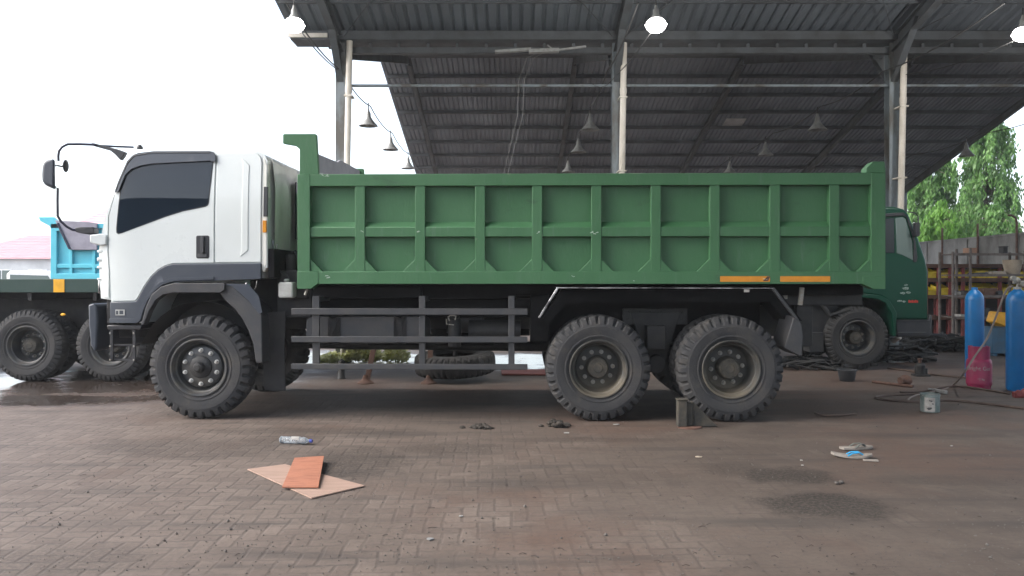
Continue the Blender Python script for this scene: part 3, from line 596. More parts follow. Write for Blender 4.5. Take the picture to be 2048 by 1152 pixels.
# headboard with end plates and plate between them
hb = MB()
prof = [(565.6,287),(565.6,269.5),(568,267.5),(630,267.5),(633,269.5),(637.5,349),(599,349),(599,298),(591,291.5)]
pp = [P(x, y) for x, y in prof]
hb.prism(pp, 0.0, 0.05); hb.build('headboard_end', 'green', truck, 0.006); hb = MB()
hb.prism([(x, ztop if i in (5, 6) else ztop+(z-ztop)*0.93) for i, (x, z) in enumerate(pp)], WID-0.05, WID)
hb.build('headboard_end', 'green', truck, 0.006)
xa = P(636, 300)[0]-0.07; zn, zf = P(636, 302)[1], ztop+(pp[3][1]-ztop)*0.86
b = MB(); b.add([(xa, 0.051, ztop-0.01), (xa, WID-0.051, ztop-0.01), (xa, WID-0.051, zf), (xa, 1.3, (zn*0.35+zf*0.65)+0.02), (xa, 1.15, (zn*0.4+zf*0.6)-0.02), (xa, 0.051, zn)] +
                [(xa-0.02, 0.051, ztop-0.01), (xa-0.02, WID-0.051, ztop-0.01), (xa-0.02, WID-0.051, zf), (xa-0.02, 1.3, (zn*0.35+zf*0.65)+0.02), (xa-0.02, 1.15, (zn*0.4+zf*0.6)-0.02), (xa-0.02, 0.051, zn)],
      [(0,1,2,3,4,5),(11,10,9,8,7,6),(0,6,7,1),(1,7,8,2),(2,8,9,3),(3,9,10,4),(4,10,11,5),(5,11,6,0)])
b.build('headboard_plate', 'tarp', truck)
for a, c in ((1440, 1539.5), (1560, 1660)):
    b = MB(); b.prism(rrect(PX(a), PX(c), Zb(563.5), Zb(552.5), 0.004, 2), -0.0085, -0.0045); b.build('reflective_tape', 'orange', body)
b = MB()
for (px, py, s) in ((723, 463, 1), (835, 463, 1), (1075, 465, 1.2), (1188, 466, 1.6), (651, 351, 1.3), (1146, 553, 0.9), (657, 554, 1.6), (643, 347.5, 0.8), (1268, 562, .5), (1530, 558, 0.8)):
    random.seed(px)
    for q in range(4):
        x, z = P(px+random.uniform(-4, 4)*s, py+random.uniform(-1.5, 1.5)*s); l = random.uniform(0.006, 0.016)*s; h = 0.0022*s; t = random.uniform(-.6, .7)
        b.add([(x-l, -0.0098, z-t*l), (x+l, -0.0098, z+t*l-h), (x+l*0.7, -0.0098, z+t*l+h), (x-l*0.6, -0.0098, z-t*l+2*h)], [(0,1,2,3)])
b.build('scratch_marks', 'scuff', body, fixn=False)
b = MB(); b.add([(PX(1525), -0.0098, Zb(562)), (PX(1536), -0.0098, Zb(562)), (PX(1540), -0.0098, Zb(552.5)), (PX(1534), -0.0098, Zb(553))], [(0,1,2,3)]); b.build('torn_tape_corner', 'rust', body, fixn=False)

# -- cab
K = 0.05                                          # cab side sits this far inside the body line
def C(px, py, k=K): return P(px, py, k)
def tumble(v):                                    # flank leans in above the belt line, front narrows
    z = v.z; t = max(0, z-2.05); s = 1 if v.y < WID/2 else -1
    y = v.y+s*0.10*t*t
    fx = max(0, (PX(260)-v.x)); y += s*0.35*fx*fx
    return Vector((v.x, y, z))
cutz = [1.3+0.12*i for i in range(14)]; cutx = [PX(190)+0.1*i for i in range(18)]
cabp = [C(x, y) for x, y in ((258,309),(272,303),(300,299.5),(425,298.5),(500,299),(517,302),(526,309),(531,320),(534,420),(534,535),(523,540),(523,556),(450,562),(360,565),(330,572),(305,590),(292,615),(287,646),(222,646),(219,600),(196,597),(192,540),(191,500),(197,468),(206,432),(222,392),(240,345))]
b = MB(); b.prism(cabp, K+0.012, WID-K-0.012)
cab = b.build('cab', 'white', truck, 0.055, 4, deform=tumble, cuts={'z': cutz, 'x': cutx})
def plate(name, pts, m, parent, k0=K-0.004, k1=K+0.03, bev=0.006, cx=True, k=K):
    b = MB(); b.prism([C(x, y) for x, y in pts], k0, k1)
    return b.build(name, m, parent, bev, 3, deform=tumble, cuts={'z': cutz, 'x': cutx})
# front corner panel with air deflector, between windscreen and door
plate('corner_panel', ((226,391),(214,432),(206,470),(201,510),(200,540),(201,593),(215,596),(215.5,540),(212.5,503),(213.5,430),(225.5,389)), 'white', cab)
door = plate('door', ((262,306),(300,303.5),(420,303),(426,306),(427.5,320),(427.5,525),(346,526),(330,531),(316,539),(302,552),(288,572),(276,594),(271,601),(221,602),(218.5,540),(215.5,503),(216.5,430),(229,385),(243,345)), 'white', truck)
# rubber seal, glass
gl = ((252,332),(262,322),(290,316),(423,314),(420,360),(416,404),(414,409),(409,412),(365,421),(330,432),(246,464.5),(238,466.5),(234,464),(233.5,455),(238,405),(242,370))
cx0 = sum(p[0] for p in gl)/len(gl); cy0 = sum(p[1] for p in gl)/len(gl)
def grow(pts, k): return [(x+(k if x > cx0 else -k), y+(k if y > cy0 else -k)) for x, y in pts]
plate('window_seal', grow(gl, 1.8), 'trimdark', door, K-0.006, K+0.01, 0.002)
plate('window', gl, 'glass', door, K-0.009, K+0.01, 0.001)
# divider of the quarter light seen through the glass
plate('door_visor', ((229,385),(236,362),(252,321),(262,309.5),(273,304.5),(304,301),(416,301),(425,303.5),(429.5,311),(430,322),(421,323.5),(420,321),(304,327),(280,331),(262,338),(250,350),(238,384)), 'visor', door, K-0.032, K-0.010, 0.006)
b = MB()
pts = [C(x, y) for x, y in ((232, 380), (254, 325), (266, 311), (300, 304.5), (418, 304.5))]
b.tube([tumble(Vector((x, K-0.034, z))) for x, z in pts], 0.006, 6); b.build('visor_edge', 'guard', door)
hx0, hz0 = C(392.5, 517); hx1, hz1 = C(419, 471)
b = MB(); b.prism(rrect(hx0, hx1, hz0, hz1, 0.02), K-0.008, K+0.01); hd = b.build('door_handle', 'trimdark', door, 0.004)
b = MB(); b.prism(rrect(hx0+0.055, hx0+0.09, hz0+0.055, hz1-0.012, 0.012), K-0.03, K-0.009); b.prism(rrect(hx0+0.02, hx1-0.02, hz0+0.01, hz0+0.05, 0.008), K-0.016, K-0.009)
b.build('handle_lever', 'guard', door, 0.006)
# sleeper panel behind the door, with sunk groove
rp = ((431,303),(500,303),(512,306),(518,313),(521,324),(522,420),(522,524.5),(431,525))
quarter = plate('sleeper_panel', rp, 'white', cab)
b = MB(); xq = [C(x, y) for x, y in ((481,316),(489,321),(496.5,330),(496.5,500),(489,507),(481,513),(481.5,508),(484,500),(484,330),(481.5,321))]
b.prism(xq, K-0.010, K); b.build('sleeper_panel_crease', 'white', cab, 0.004, deform=tumble, cuts={'z': cutz})
# rear corner pillar: vent slot and orange side marker
b = MB(); b.prism([C(x, y, K+0.03) for x, y in ((524,312),(529,318),(534,330),(535.5,420),(535.5,528),(530,545),(524,540))], K+0.008, K+0.12); b.build('rear_corner_panel', 'cream', cab, 0.012, deform=tumble, cuts={'z': cutz})
b = MB(); b.prism([C(x, y) for x, y in ((526.5,373),(534.5,373),(534.5,433),(526.5,433))], K-0.002, K+0.02); b.build('air_vent', 'trimdark', cab, 0.003, deform=tumble, cuts={'z': cutz})
b = MB(); b.prism([C(x, y) for x, y in ((525.5,441),(533,441),(533,465),(525.5,465))], K-0.008, K+0.02); b.build('side_marker', 'orange', cab, 0.003, deform=tumble, cuts={'z': cutz})
# cab back wall with window
xr = PX(534, K)
b = MB(); nn = 40; zlo, zhi = P(534, 500, K)[1], P(534, 316, K)[1]; vs = []
for j in range(nn+1):
    y = K+0.12+(WID-2*K-0.24)*j/nn
    for i in range(9):
        t = i/8; z = zlo+(zhi-zlo)*t
        vs.append((xr+0.035+0.022*math.sin(y*13+0.8*math.sin(z*5))+0.010*math.sin(y*31+z*3)-0.03*t**4, y, z+(0.02*math.sin(y*9) if i == 8 else 0)))
b.add(vs, [(j*9+i, j*9+i+1, (j+1)*9+i+1, (j+1)*9+i) for j in range(nn) for i in range(8)])
b.build('cab_rear_wall', 'cream', cab)
b = MB(); b.box(xr+0.002, xr+0.07, K+0.03, WID-K-0.03, P(534, 556, K)[1], P(534, 497, K)[1]); b.build('cab_rear_shroud', 'shadeblack', cab, 0.01)
b = MB(); b.box(xr+0.060, xr+0.075, K+0.8, WID-K-0.8, 1.95, P(534, 345, K)[1]); b.build('rear_window', 'glass', cab, 0.01)
# grey lower cladding sweeping over the arch
sweep_o = ((523,526.5),(429,527),(346,528),(331,532),(318,540),(304,553),(290,573),(278,595),(273,603),(219.5,604.5),(220,646),(276,646),(286,640),(291,622),(300,600),(313,583),(330,570),(350,564.5),(430,562),(523,558.5))
plate('arch_cladding', sweep_o, 'trim', cab, K-0.02, K+0.05, 0.012)
plate('cladding_ridge', ((219.8,637),(272,637),(279,633),(288,608),(302,585),(320,566),(345,556),(430,553.5),(430,559),(350,562),(328,569),(312,582),(298,601),(289,622),(284,640),(277,645.5),(220,645.5)), 'trim', cab, K-0.035, K-0.021, 0.006)
plate('wheel_arch_lip', ((452,566),(350,566.5),(326,573),(307,589),(296,612),(286,648),(291,650),(302,622),(314,601),(330,589),(350,585.5),(443,585.5),(452,580)), 'guard', truck, K-0.045, K+0.06, 0.008)
b = MB(); b.prism([C(x, y) for x, y in ((214,650),(284,650),(282,659),(216,660))], K-0.01, K+0.3); b.build('step_panel', 'trimdark', truck, 0.01)
x0b, z0b = C(233, 630.5); x1b, z1b = C(251.5, 619)
b = MB(); b.box(x0b, x1b, K-0.024, K-0.021, z0b, z1b); b.mi = 1
b.box(x0b+0.008, x0b+0.03, K-0.026, K-0.0245, z0b+0.01, z1b-0.012); b.box(x0b+0.045, x0b+0.085, K-0.026, K-0.0245, z0b+0.012, z1b-0.01)
b.build('model_badge', ['plastwhite', 'trim'], cab)
# windscreen and front grille, lamps, wiper
ws = [C(x, y) for x, y in ((251,322),(236,352),(221,390),(207,428))]
b = MB()
for i, (x, z) in enumerate(ws): b.add([(x-0.012, K+0.18, z), (x-0.012, WID-K-0.18, z)], [])
b.f = [[0,1,3,2],[2,3,5,4],[4,5,7,6]]; b.m = [0]*3; b.build('windscreen', 'glass', cab)
b = MB(); xg = C(192, 540)[0]; b.box(xg-0.02, xg+0.01, 0.5, 1.95, C(192,575)[1], C(192,500)[1])
for i in range(5): b.box(xg-0.035, xg-0.021, 0.45, 2.0, C(192,575)[1]+0.08*i, C(192,575)[1]+0.08*i+0.035)
b.build('grille', 'trimdark', cab, 0.006)
for s in (0, 1):
    yy = 0.22 if s == 0 else WID-0.22
    b = MB(); b.box(xg-0.03, xg+0.02, yy-0.09, yy+0.09, C(192,588)[1], C(192,555)[1]); b.build('headlight', 'chrome', cab, 0.02)
b = MB()
for y0, h in ((480, 6), (500, 5), (515, 7), (532, 5), (556, 4)): b.box(C(192,500)[0]-0.02, C(200,500)[0], K+0.05, K+0.35, C(192,y0+h)[1], C(192,y0)[1])
b.build('corner_trim', 'white', cab, 0.008)
b = MB(); b.prism([C(x, y) for x, y in ((179,470),(200,467),(213,470),(212,490),(198,491),(179,485))], K+0.0, K+0.14); b.build('mirror_bracket', 'white', cab, 0.012)
# bumper
b = MB(); pr = [C(x, y, K+0.1) for x, y in ((182,609),(194,606),(199,612),(201,640),(199,698),(194,703),(187,690),(183,650))]
b.prism(pr, K+0.04, WID-K-0.04); b.build('bumper', 'trim', truck, 0.02, 3)
b = MB(); b.box(C(203,640)[0], C(219,640)[0], K+0.10, WID-0.15, C(210,648)[1], C(210,597)[1]); b.box(C(203,650)[0], C(285,650)[0], K+0.35, WID-0.4, C(210,680)[1], C(210,640)[1]); b.build('bumper_mount', 'chassis', truck, 0.01)
# entry step: two straps with bolts and a rung
b = MB()
for px in (223, 268): b.box(C(px-3,700)[0], C(px+3,700)[0], K+0.0, K+0.02, C(px,722)[1], C(px,660)[1])
for py in (690, 720): b.box(C(221,700)[0], C(271,700)[0], K+0.021, K+0.10, C(240,py+2.5)[1], C(240,py-1)[1])
b.build('entry_step', 'trimdark', truck, 0.003)
b = MB()
for px in (221, 268.5):
    for py in (666.5, 692.5, 720): x, z = C(px, py); b.ball((x, K-0.006, z), 0.011, 5)
b.build('step_bolts', 'nut', truck)
# mirrors
mir = empty('mirror_assembly', parent=truck); YM = K-0.02
def T3(px, py, y): x, z = P(px, py, y); return Vector((x, y, z))
b = MB(); b.tube([T3(117,322,YM-0.08), T3(116.5,312,YM-0.08), T3(118,302,YM-0.08), T3(124,294,YM-0.07), T3(135,288.5,YM-0.05), T3(160,288.3,YM), T3(190,289.5,YM+0.04)], 0.013, 8)
b.tube([T3(192,291,YM+0.04), T3(230,293,YM+0.2), T3(267,294.5,YM+0.36)], 0.011, 8)
b.tube([T3(115.5,376,YM-0.08), T3(115,400,YM-0.08), T3(115.5,432,YM-0.07), T3(122,443,YM-0.05), T3(133,453,YM), T3(145,459.5,YM+0.02), T3(160,461.5,YM+0.05)], 0.013, 8)
b.build('mirror_arm', 'navy', mir)
b = MB(); q = [P(x, y, YM+0.1) for x, y in ((189,287),(194,288),(240,300),(256,306),(252,314),(246,322),(236,311),(226,303),(195,294.5),(190,293))]; b.prism(q, YM+0.04, YM+0.10)
b.build('mirror_mount', 'trimdark', mir, 0.006); b = MB(); q = [P(x, y, YM+0.1) for x, y in ((158,457),(170,455),(193,455),(196,459),(196,468),(178,469),(160,465))]; b.prism(q, YM+0.02, YM+0.12); b.build('mirror_mount', 'trimdark', mir, 0.006)
b = MB(); q = [P(x, y, YM-0.08) for x, y in ((121,320),(106,323),(100,327),(97,337),(96,352),(97,364),(101,370),(112,375),(120,377.5)) ]; q2 = [(x, z) for x, z in q]
b.prism(q2, YM-0.19, YM+0.03); shear = lambda v: Vector((v.x-0.47*(v.y-(YM-0.19)), v.y, v.z)); b.build('mirror_head', 'trim', mir, 0.022, 3, deform=shear)
b = MB(); x, z = P(121.5, 348, YM-0.08); b.box(x, x+0.006, YM-0.18, YM+0.02, P(0, 374, YM-.08)[1], P(0, 322, YM-.08)[1]); b.build('mirror_face', 'mirror', mir, 0.002, deform=shear)
b = MB(); b.tube([T3(114,331,YM-0.06), T3(124,333,YM-0.05), T3(131,329,YM-0.05)], 0.010, 6); c = T3(131.5, 332, YM-0.05)
b.ball((c.x, c.y, c.z), 0.045, 8, (0.5, 1.0, 1.5)); b.build('round_mirror', 'trimdark', mir)
b = MB(); c = T3(279.5, 296, 0.5); b.lathe([(0.035, 0), (0.035, 0.012), (0.03, 0.03), (0.015, 0.045), (0.0001, 0.047)], (c.x, c.y, c.z-0.01), 'z', 16); b.build('roof_antenna_base', 'trimdark', cab)
# rear half of the front mudguard, bracket, flap
b = MB(); b.prism([C(x, y) for x, y in ((443,566),(462,568),(498,600),(524,630),(526,726),(512,726),(507,688),(497,660),(484,636),(470,618),(452,602),(441,588))], K-0.01, K+0.42); b.build('mudguard_rear', 'guard', truck, 0.01)
b = MB(); b.prism([C(x, y) for x, y in ((446,567.5),(498,568),(519,592),(526,625),(519,628),(497,600),(466,573))], K-0.02, K-0.0105); b.build('mudguard_seam', 'trim', truck, 0.003)
b = MB(); b.prism([C(x, y, K+0.22) for x, y in ((526,625),(571,622),(569,700),(571,781),(548,783),(528,779),(524,700))], K+0.22, K+0.235); b.build('splash_flap', 'chassis', truck, 0.004)
b = MB(); b.tube([T3(493,566,K-.01), T3(486,578,K-.01), T3(488,581.5,K-.01), T3(508,582.5,K-.01), T3(513,570,K-.01), T3(514,562,K-.01)], 0.005, 6); b.build('wire_handle', 'chrome', truck)
# arch liner in dark
b = MB(); ac = C(397, 735); ring = [(ac[0]+0.68*math.cos(R(a)), ac[1]+0.70*math.sin(R(a))) for a in range(20, 161, 10)]
vs = [(x, K+0.06, z) for x, z in ring]+[(x, K+0.6, z) for x, z in ring]; n = len(ring)
b.add(vs, [(i, i+1, i+1+n, i+n) for i in range(n-1)]); b.box(ring[-1][0], ring[0][0], K+0.6, K+0.62, 0.75, 1.38); b.build('arch_liner', 'trimdark', truck)
# washer bottle and hoses between cab and body
bx0, bz0 = P(556, 596, 0.12); bx1, bz1 = P(586, 564, 0.12)
b = MB(); b.prism(rrect(bx0, bx1, bz0, bz1, 0.025), 0.12, 0.26); b.cyl(((bx0+bx1)/2-0.01, 0.19, bz1), ((bx0+bx1)/2-0.01, 0.19, bz1+0.035), 0.03, n=14); b.build('fluid_bottle', 'plastwhite', truck, 0.02, 3)
b = MB(); random.seed(3)
for i in range(16):
    p0 = Vector((PX(random.uniform(538, 592)), random.uniform(0.25, 0.8), Zb(random.uniform(495, 560)))); p1 = Vector((PX(random.uniform(538, 592)), random.uniform(0.25, 0.9), Zb(random.uniform(540, 640))))
    mpt = (p0+p1)/2+Vector((random.uniform(-.1, .1), -0.06, random.uniform(-.1, .06))); b.tube([p0, (p0+mpt)/2+Vector((0.02,0,0.02)), mpt, p1], random.uniform(0.008, 0.02), 7)
b.build('engine_hoses', 'trimdark', truck)
b = MB(); b.box(PX(528), PX(602), 0.5, 1.9, Zb(640), Zb(505)); b.box(PX(540), PX(600), 0.32, 0.49, Zb(600), Zb(540)); b.box(PX(532), PX(606), 0.36, 0.5, Zb(640), Zb(548)); b.box(PX(460), PX(533), 0.6, 0.7, Zb(640), Zb(545)); b.cyl((PX(560), 0.40, Zb(560)), (PX(560), 0.40, Zb(505)), 0.06); b.cyl((PX(583), 0.55, Zb(530)), (PX(583), 0.55, Zb(430)), 0.05); b.build('engine_block', 'chassis', truck, 0.015)
b = MB(); b.tube([T3(545,480,.2), T3(548,500,.2), T3(551,515,.2)], 0.006, 6); b.tube([T3(540,512,.2), T3(546,516,.2), T3(552,505,.2), T3(553,488,.2)], 0.007, 6); b.build('latch_handle', 'chrome', truck)
# -- chassis
b = MB()
for y in (0.80, 1.58):
    b.box(PX(230), PX(1640), y, y+0.07, 0.92, 1.19)
for i in range(9):
    xx = PX(300)+i*(PX(1620)-PX(300))/8; b.box(xx-0.04, xx+0.04, 0.871, 1.579, 0.96, 1.14)
b.box(PX(620), PX(1700), 0.78, 0.86, 1.195, 1.33); b.box(PX(620), PX(1700), 1.59, 1.67, 1.195, 1.33)
b.build('chassis_frame', 'chassis', truck, 0.006)
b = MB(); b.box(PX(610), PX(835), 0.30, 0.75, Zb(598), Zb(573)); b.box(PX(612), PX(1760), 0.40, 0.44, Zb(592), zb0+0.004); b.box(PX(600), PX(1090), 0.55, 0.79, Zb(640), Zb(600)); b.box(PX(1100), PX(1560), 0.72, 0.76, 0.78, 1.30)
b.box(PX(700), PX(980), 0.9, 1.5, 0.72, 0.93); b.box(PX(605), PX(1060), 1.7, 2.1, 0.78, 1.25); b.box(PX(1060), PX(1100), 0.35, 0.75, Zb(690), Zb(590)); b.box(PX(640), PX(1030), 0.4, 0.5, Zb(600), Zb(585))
b.build('underbody_boxes', 'shadeblack', truck, 0.012)
b = MB(); b.prism(rrect(PX(602), PX(846), Zb(690), Zb(636), 0.07, 6), 0.20, 0.62)
for px in (655, 790): b.prism(rrect(PX(px), PX(px+8), Zb(691), Zb(635), 0.07, 6), 0.194, 0.626)
b.build('fuel_tank', 'guard', truck, 0.02, 3)
b = MB(); b.cyl((PX(903), 0.35, Zb(700)), (PX(903), 0.35, Zb(640)), 0.07); b.cyl((PX(903), 0.35, Zb(640)), (PX(903), 0.35, Zb(634)), 0.055); b.build('air_dryer', 'chassis', truck, 0.01)
b = MB(); b.tube([T3(899,642,.25), T3(896,634,.25), T3(902,630,.25), T3(912,632,.25), T3(910,640,.25)], 0.008, 6); b.tube([T3(893,638,.25), T3(893,648,.25), T3(908,650,.25)], 0.006, 6); b.build('dryer_fittings', 'nut', truck)
b = MB(); b.cyl((PX(930), 0.55, Zb(668)), (PX(1040), 0.55, Zb(668)), 0.12); b.cyl((PX(880), 0.7, Zb(650)), (PX(960), 0.7, Zb(650)), 0.13); b.build('air_tank', 'chassis', truck)
b = MB(); b.cyl((PX(520), 1.2, 0.72), (PX(1197), 1.2, 0.68), 0.06); b.cyl((PX(1197), 1.2, 0.66), (PX(1463), 1.2, 0.66), 0.055); b.build('propeller_shaft', 'chassis', truck)
b = MB()
for px in (397, 1197, 1463):
    x = PX(px); b.cyl((x, 0.35, 0.553), (x, WID-0.35, 0.553), 0.075); b.ball((x, 1.22, 0.553), 0.19, 10)
b.build('axles', 'chassis', truck)
# leaf springs / balancer between the rear axles
xm = (PX(1197)+PX(1463))/2
b = MB()
for i in range(8): b.box(xm-0.62+i*0.05, xm+0.62-i*0.05, 0.70, 0.79, 0.70-i*0.016, 0.714-i*0.016)
b.prism([(xm-0.28, 1.12), (xm+0.28, 1.12), (xm+0.12, 0.62), (xm+0.08, 0.45), (xm-0.08, 0.45), (xm-0.12, 0.62)], 0.62, 0.69); b.cyl((xm, 0.50, 0.55), (xm, 0.69, 0.55), 0.10)
b.box(xm-0.36, xm+0.36, 0.64, 0.70, 0.98, 1.16)
for i in range(6):
    for z in (1.12, 1.04): b.cyl((xm-0.30+i*0.12, 0.64, z), (xm-0.30+i*0.12, 0.625, z), 0.014, n=6)
b.box(xm-0.12, xm+0.08, 0.42, 0.62, 0.72, 0.98)
b.build('suspension', 'chassis', truck, 0.006)
# side guard
b = MB(); kg = 0.02
for a, c in ((617,630), (673.5,685.5), (728.5,740)): b = MB(); b.box(PX(582.5, kg), PX(1055, kg), kg, kg+0.03, PZ(c, kg), PZ(a, kg)); b.build('side_guard_rail', 'guard', truck, 0.005)
for a, c in ((623, 637), (837, 849.5), (1016.5, 1029)): b = MB(); b.box(PX(a, kg), PX(c, kg), kg+0.032, kg+0.07, PZ(735, kg), PZ(592, kg)); b.box(PX(a+2, kg), PX(c-2, kg), kg+0.07, 0.8, PZ(604, kg), PZ(594, kg)); b.build('side_guard_post', 'guard', truck, 0.005)

o = bpy.data.objects
# far-side guard
b = MB()
for a, c in ((617,630), (673,685), (728,740)): b = MB(); b.box(PX(582.5), PX(1055), WID-0.05, WID-0.02, Zb(c), Zb(a)); b.build('side_guard_rail', 'guard', truck)
# rear mudguard frame: silver strip, diagonal, flap
b = MB(); b.bar(T3(1112,575.5,0.02), T3(1548,576.5,0.02), 0.03, 0.015); b.bar(T3(1116,575,0.02), T3(1078,636,0.02), 0.03, 0.022); b.build('mudguard_strip', 'chrome', truck, 0.004)
b = MB(); b.bar(T3(1546,577,0.03), T3(1592,637,0.03), 0.04, 0.03); b.build('mudguard_stay', 'guard', truck, 0.006); b = MB(); b.prism([P(x, y, 0.04) for x, y in ((1588,632),(1596,636),(1603,650),(1606,672),(1604,712),(1598,711),(1569,696),(1580,660))], 0.04, 0.5); b.build('rear_mudguard', 'guard', truck, 0.006)
b = MB(); b.prism([P(x, y, 0.5) for x, y in ((1120,580),(1545,580),(1592,640),(1560,640),(1530,604),(1130,604),(1095,650),(1085,636))], 0.30, 0.72); b.build('mudguard_sheet', 'shadeblack', truck)  # sheet blackened to read as the shade above the rear wheels
b = MB(); x, z = P(1492, 581, 0.02); b.box(x-0.025, x+0.03, -0.0, 0.005, z-0.018, z+0.012); b.build('paper_sticker', 'paper', truck)
b = MB(); b.tube([T3(615,578,.08), T3(610,590,.08)], 0.014, 6); b.cyl((PX(1600), 0.5, Zb(600)), (PX(1600), 0.5, Zb(575)), 0.03); b.bar(T3(1604,575,.2), T3(1600,610,.2), .04, .04); b.build('frame_brackets', 'nut', truck)
b = MB(); b.box(PX(1600), PX(1765), 0.5, 1.9, 1.2, 1.38); b.box(PX(1625), PX(1660), 0.5, 0.6, 0.75, 1.2); b.build('rear_crossmember', 'chassis', truck, 0.01)
# -- wheels
fw = make_wheel('front'); fw.parent = truck; x, z = P(397, 735.5, 0.03); fw.location = (x, 0.03, 0.553)
rw = make_wheel('rear', dual=True); rw.parent = truck; rw.location = (PX(1197.5, 0.0), -0.01, 0.553); 
c = copy_tree(rw, truck, (PX(1463, -0.02), -0.03, 0.553))
for wv in (fw, rw, c):
    wv.rotation_euler[1] = {0: 0.0, 1: 0.27, 2: 0.83}[(fw, rw, c).index(wv)]
    k = copy_tree(wv, truck, (wv.location.x, WID-wv.location.y, 0.553), math.pi)

# ------------------------------------------------------------------ dark green truck behind, facing right
DG = 13.1; def_g = empty('green_truck', (0, DG, 0), 0, label='dark green cab truck behind the tail of the white cab truck', cat='truck')
gt = def_g
def Q(px, py, k=0): d = DG+k; return ((px-1024)*d/F, H+(HY-py)*d/F)
b = MB(); b.prism([Q(x, y) for x, y in ((1690,418),(1760,413),(1790,413),(1808,418),(1817,427),(1838,478),(1852,520),(1857,545),(1857,640),(1789,640),(1786,622),(1775,602),(1758,592),(1700,586),(1690,600))], 0.0, 2.3)
gc = b.build('cab', 'cabgreen', gt, 0.05, 3)
b = MB(); b.prism([Q(x, y) for x, y in ((1791,436),(1806,434),(1811,438),(1824,482),(1826,521),(1806,511),(1793,506))], -0.006, 0.02); b.build('side_window', 'cabglass', gc, 0.006)
b = MB(); b.prism([Q(x, y) for x, y in ((1745,438),(1788,436),(1789,506),(1745,506))], -0.006, 0.02); b.build('door_window', 'glass', gc, 0.006)
b = MB(); b.prism([Q(x, y) for x, y in ((1738,430),(1788,426),(1806,425),(1814,432),(1830,482),(1834,515),(1832,524),(1826,524),(1827,482),(1812,434),(1806,431),(1738,436))], -0.02, -0.002); b.build('window_frame', 'trimdark', gc, 0.005)
b = MB(); b.prism([Q(x, y) for x, y in ((1818,432),(1823,430),(1855,518),(1858,540),(1852,540),(1850,522))], 0.15, 2.15); b.build('windscreen', 'glass', gc)
b = MB(); b.prism([Q(x, y) for x, y in ((1690,584),(1757,590),(1776,600),(1790,624),(1789,672),(1784,672),(1780,628),(1768,606),(1752,598),(1690,592))], -0.06, 0.4); b.build('front_fender', 'cabgreen', gt, 0.012)
b = MB(); b.prism([Q(x, y) for x, y in ((1791,640),(1857,640),(1860,628),(1864,632),(1864,668),(1858,674),(1793,674))], -0.01, 2.3); b.build('bumper', 'trimdark', gt, 0.02)
b = MB(); b.box(Q(1793,0)[0], Q(1855,0)[0], -0.03, -0.011, Q(0,640)[1]-0.01, Q(0,640)[1]+0.004); b.box(Q(1795,0)[0], Q(1850,0)[0], -0.05, -0.011, Q(0,664)[1]-0.012, Q(0,664)[1]); b.build('step_edge', 'guard', gt)
b = MB()
for (x, y, s) in ((1811,577,9),(1806,586,7),(1817,585,6),(1800,602,6),(1808,603,5),(1812,570,5)): 
    pts = [(x+s*random.uniform(.5,1)*math.cos(a), y+0.45*s*random.uniform(.5,1)*math.sin(a)) for a in [math.tau*i/9 for i in range(9)]]
    b.prism([Q(*p) for p in pts], -0.003, 0.002)
b.build('door_emblem', 'greydecal', gc)
b = MB()
for i in range(6): b.box(Q(1817+i*3.3,0)[0], Q(1819.5+i*3.3,0)[0], -0.004, 0.0, Q(0,605.5)[1], Q(0,600+(i%2))[1])
b.build('door_lettering', 'reddecal', gc)
b = MB(); b.tube([(*[Q(1812,424)[0]], -0.05, Q(1812,424)[1]), (Q(1822,427)[0], -0.12, Q(1822,427)[1]), (Q(1829,434)[0], -0.12, Q(1829,434)[1]), (Q(1829,470)[0], -0.12, Q(1829,470)[1])], 0.012, 6)
b.prism(rrect(Q(1822,0)[0], Q(1830,0)[0], Q(0,474)[1], Q(0,446)[1], 0.02), -0.16, -0.06); b.build('mirror', 'trimdark', gt, 0.006)
b = MB(); x, z = Q(1792, 480, 0.8); b.tube([(x-0.16, 0.62, z-0.08), (x-0.05, 0.62, z+0.02)], 0.012, 6); b.build('wiper', 'trimdark', gt)
b = MB(); b.box(Q(1250,0)[0], Q(1790,0)[0], 0.75, 0.83, 0.75, 1.0); b.box(Q(1250,0)[0], Q(1790,0)[0], 1.5, 1.58, 0.75, 1.0); b.box(Q(1600,0)[0], Q(1680,0)[0], 0.1, 0.7, 0.45, 1.25); b.box(Q(1560,0)[0], Q(1850,0)[0], 0.9, 1.6, 0.5, 1.2)
b.tube([(Q(1640,0)[0], 0.05, 1.15), (Q(1660,0)[0], 0.0, 0.9), (Q(1700,0)[0], 0.02, 1.0), (Q(1690,0)[0], 0.02, 0.75)], 0.04, 8); b.box(Q(1620,0)[0], Q(1648,0)[0], 0.02, 0.3, 0.30, 0.62); b.build('chassis', 'chassis', gt, 0.01)
b = MB(); b.box(Q(1200,0)[0], Q(1685,0)[0], 0, 2.3, 1.1, 1.25); b.box(Q(1200,0)[0], Q(1685,0)[0], 0, 2.3, 1.25, 2.1); b.build('load_bed', 'cabgreen', gt, 0.02)
b = MB(); b.box(Q(1628,0)[0], Q(1660,0)[0], -0.1, 0.0, Q(0,600)[1], Q(0,578)[1]); b.build('air_cleaner', 'cabgreen', gt, 0.04, 3)
gw = make_wheel('rear', 0.53, 0.26, 0.27, 44, 0.0035, 'rubber2', 'rim'); gw.parent = gt; gw.location = (Q(1715,0)[0], -0.02, 0.53)
copy_tree(gw, gt, (Q(1715,0)[0], 2.32, 0.53), math.pi); copy_tree(gw, gt, (Q(1250,0)[0], -0.02, 0.53)); copy_tree(gw, gt, (Q(1250,0)[0], 2.32, 0.53), math.pi)

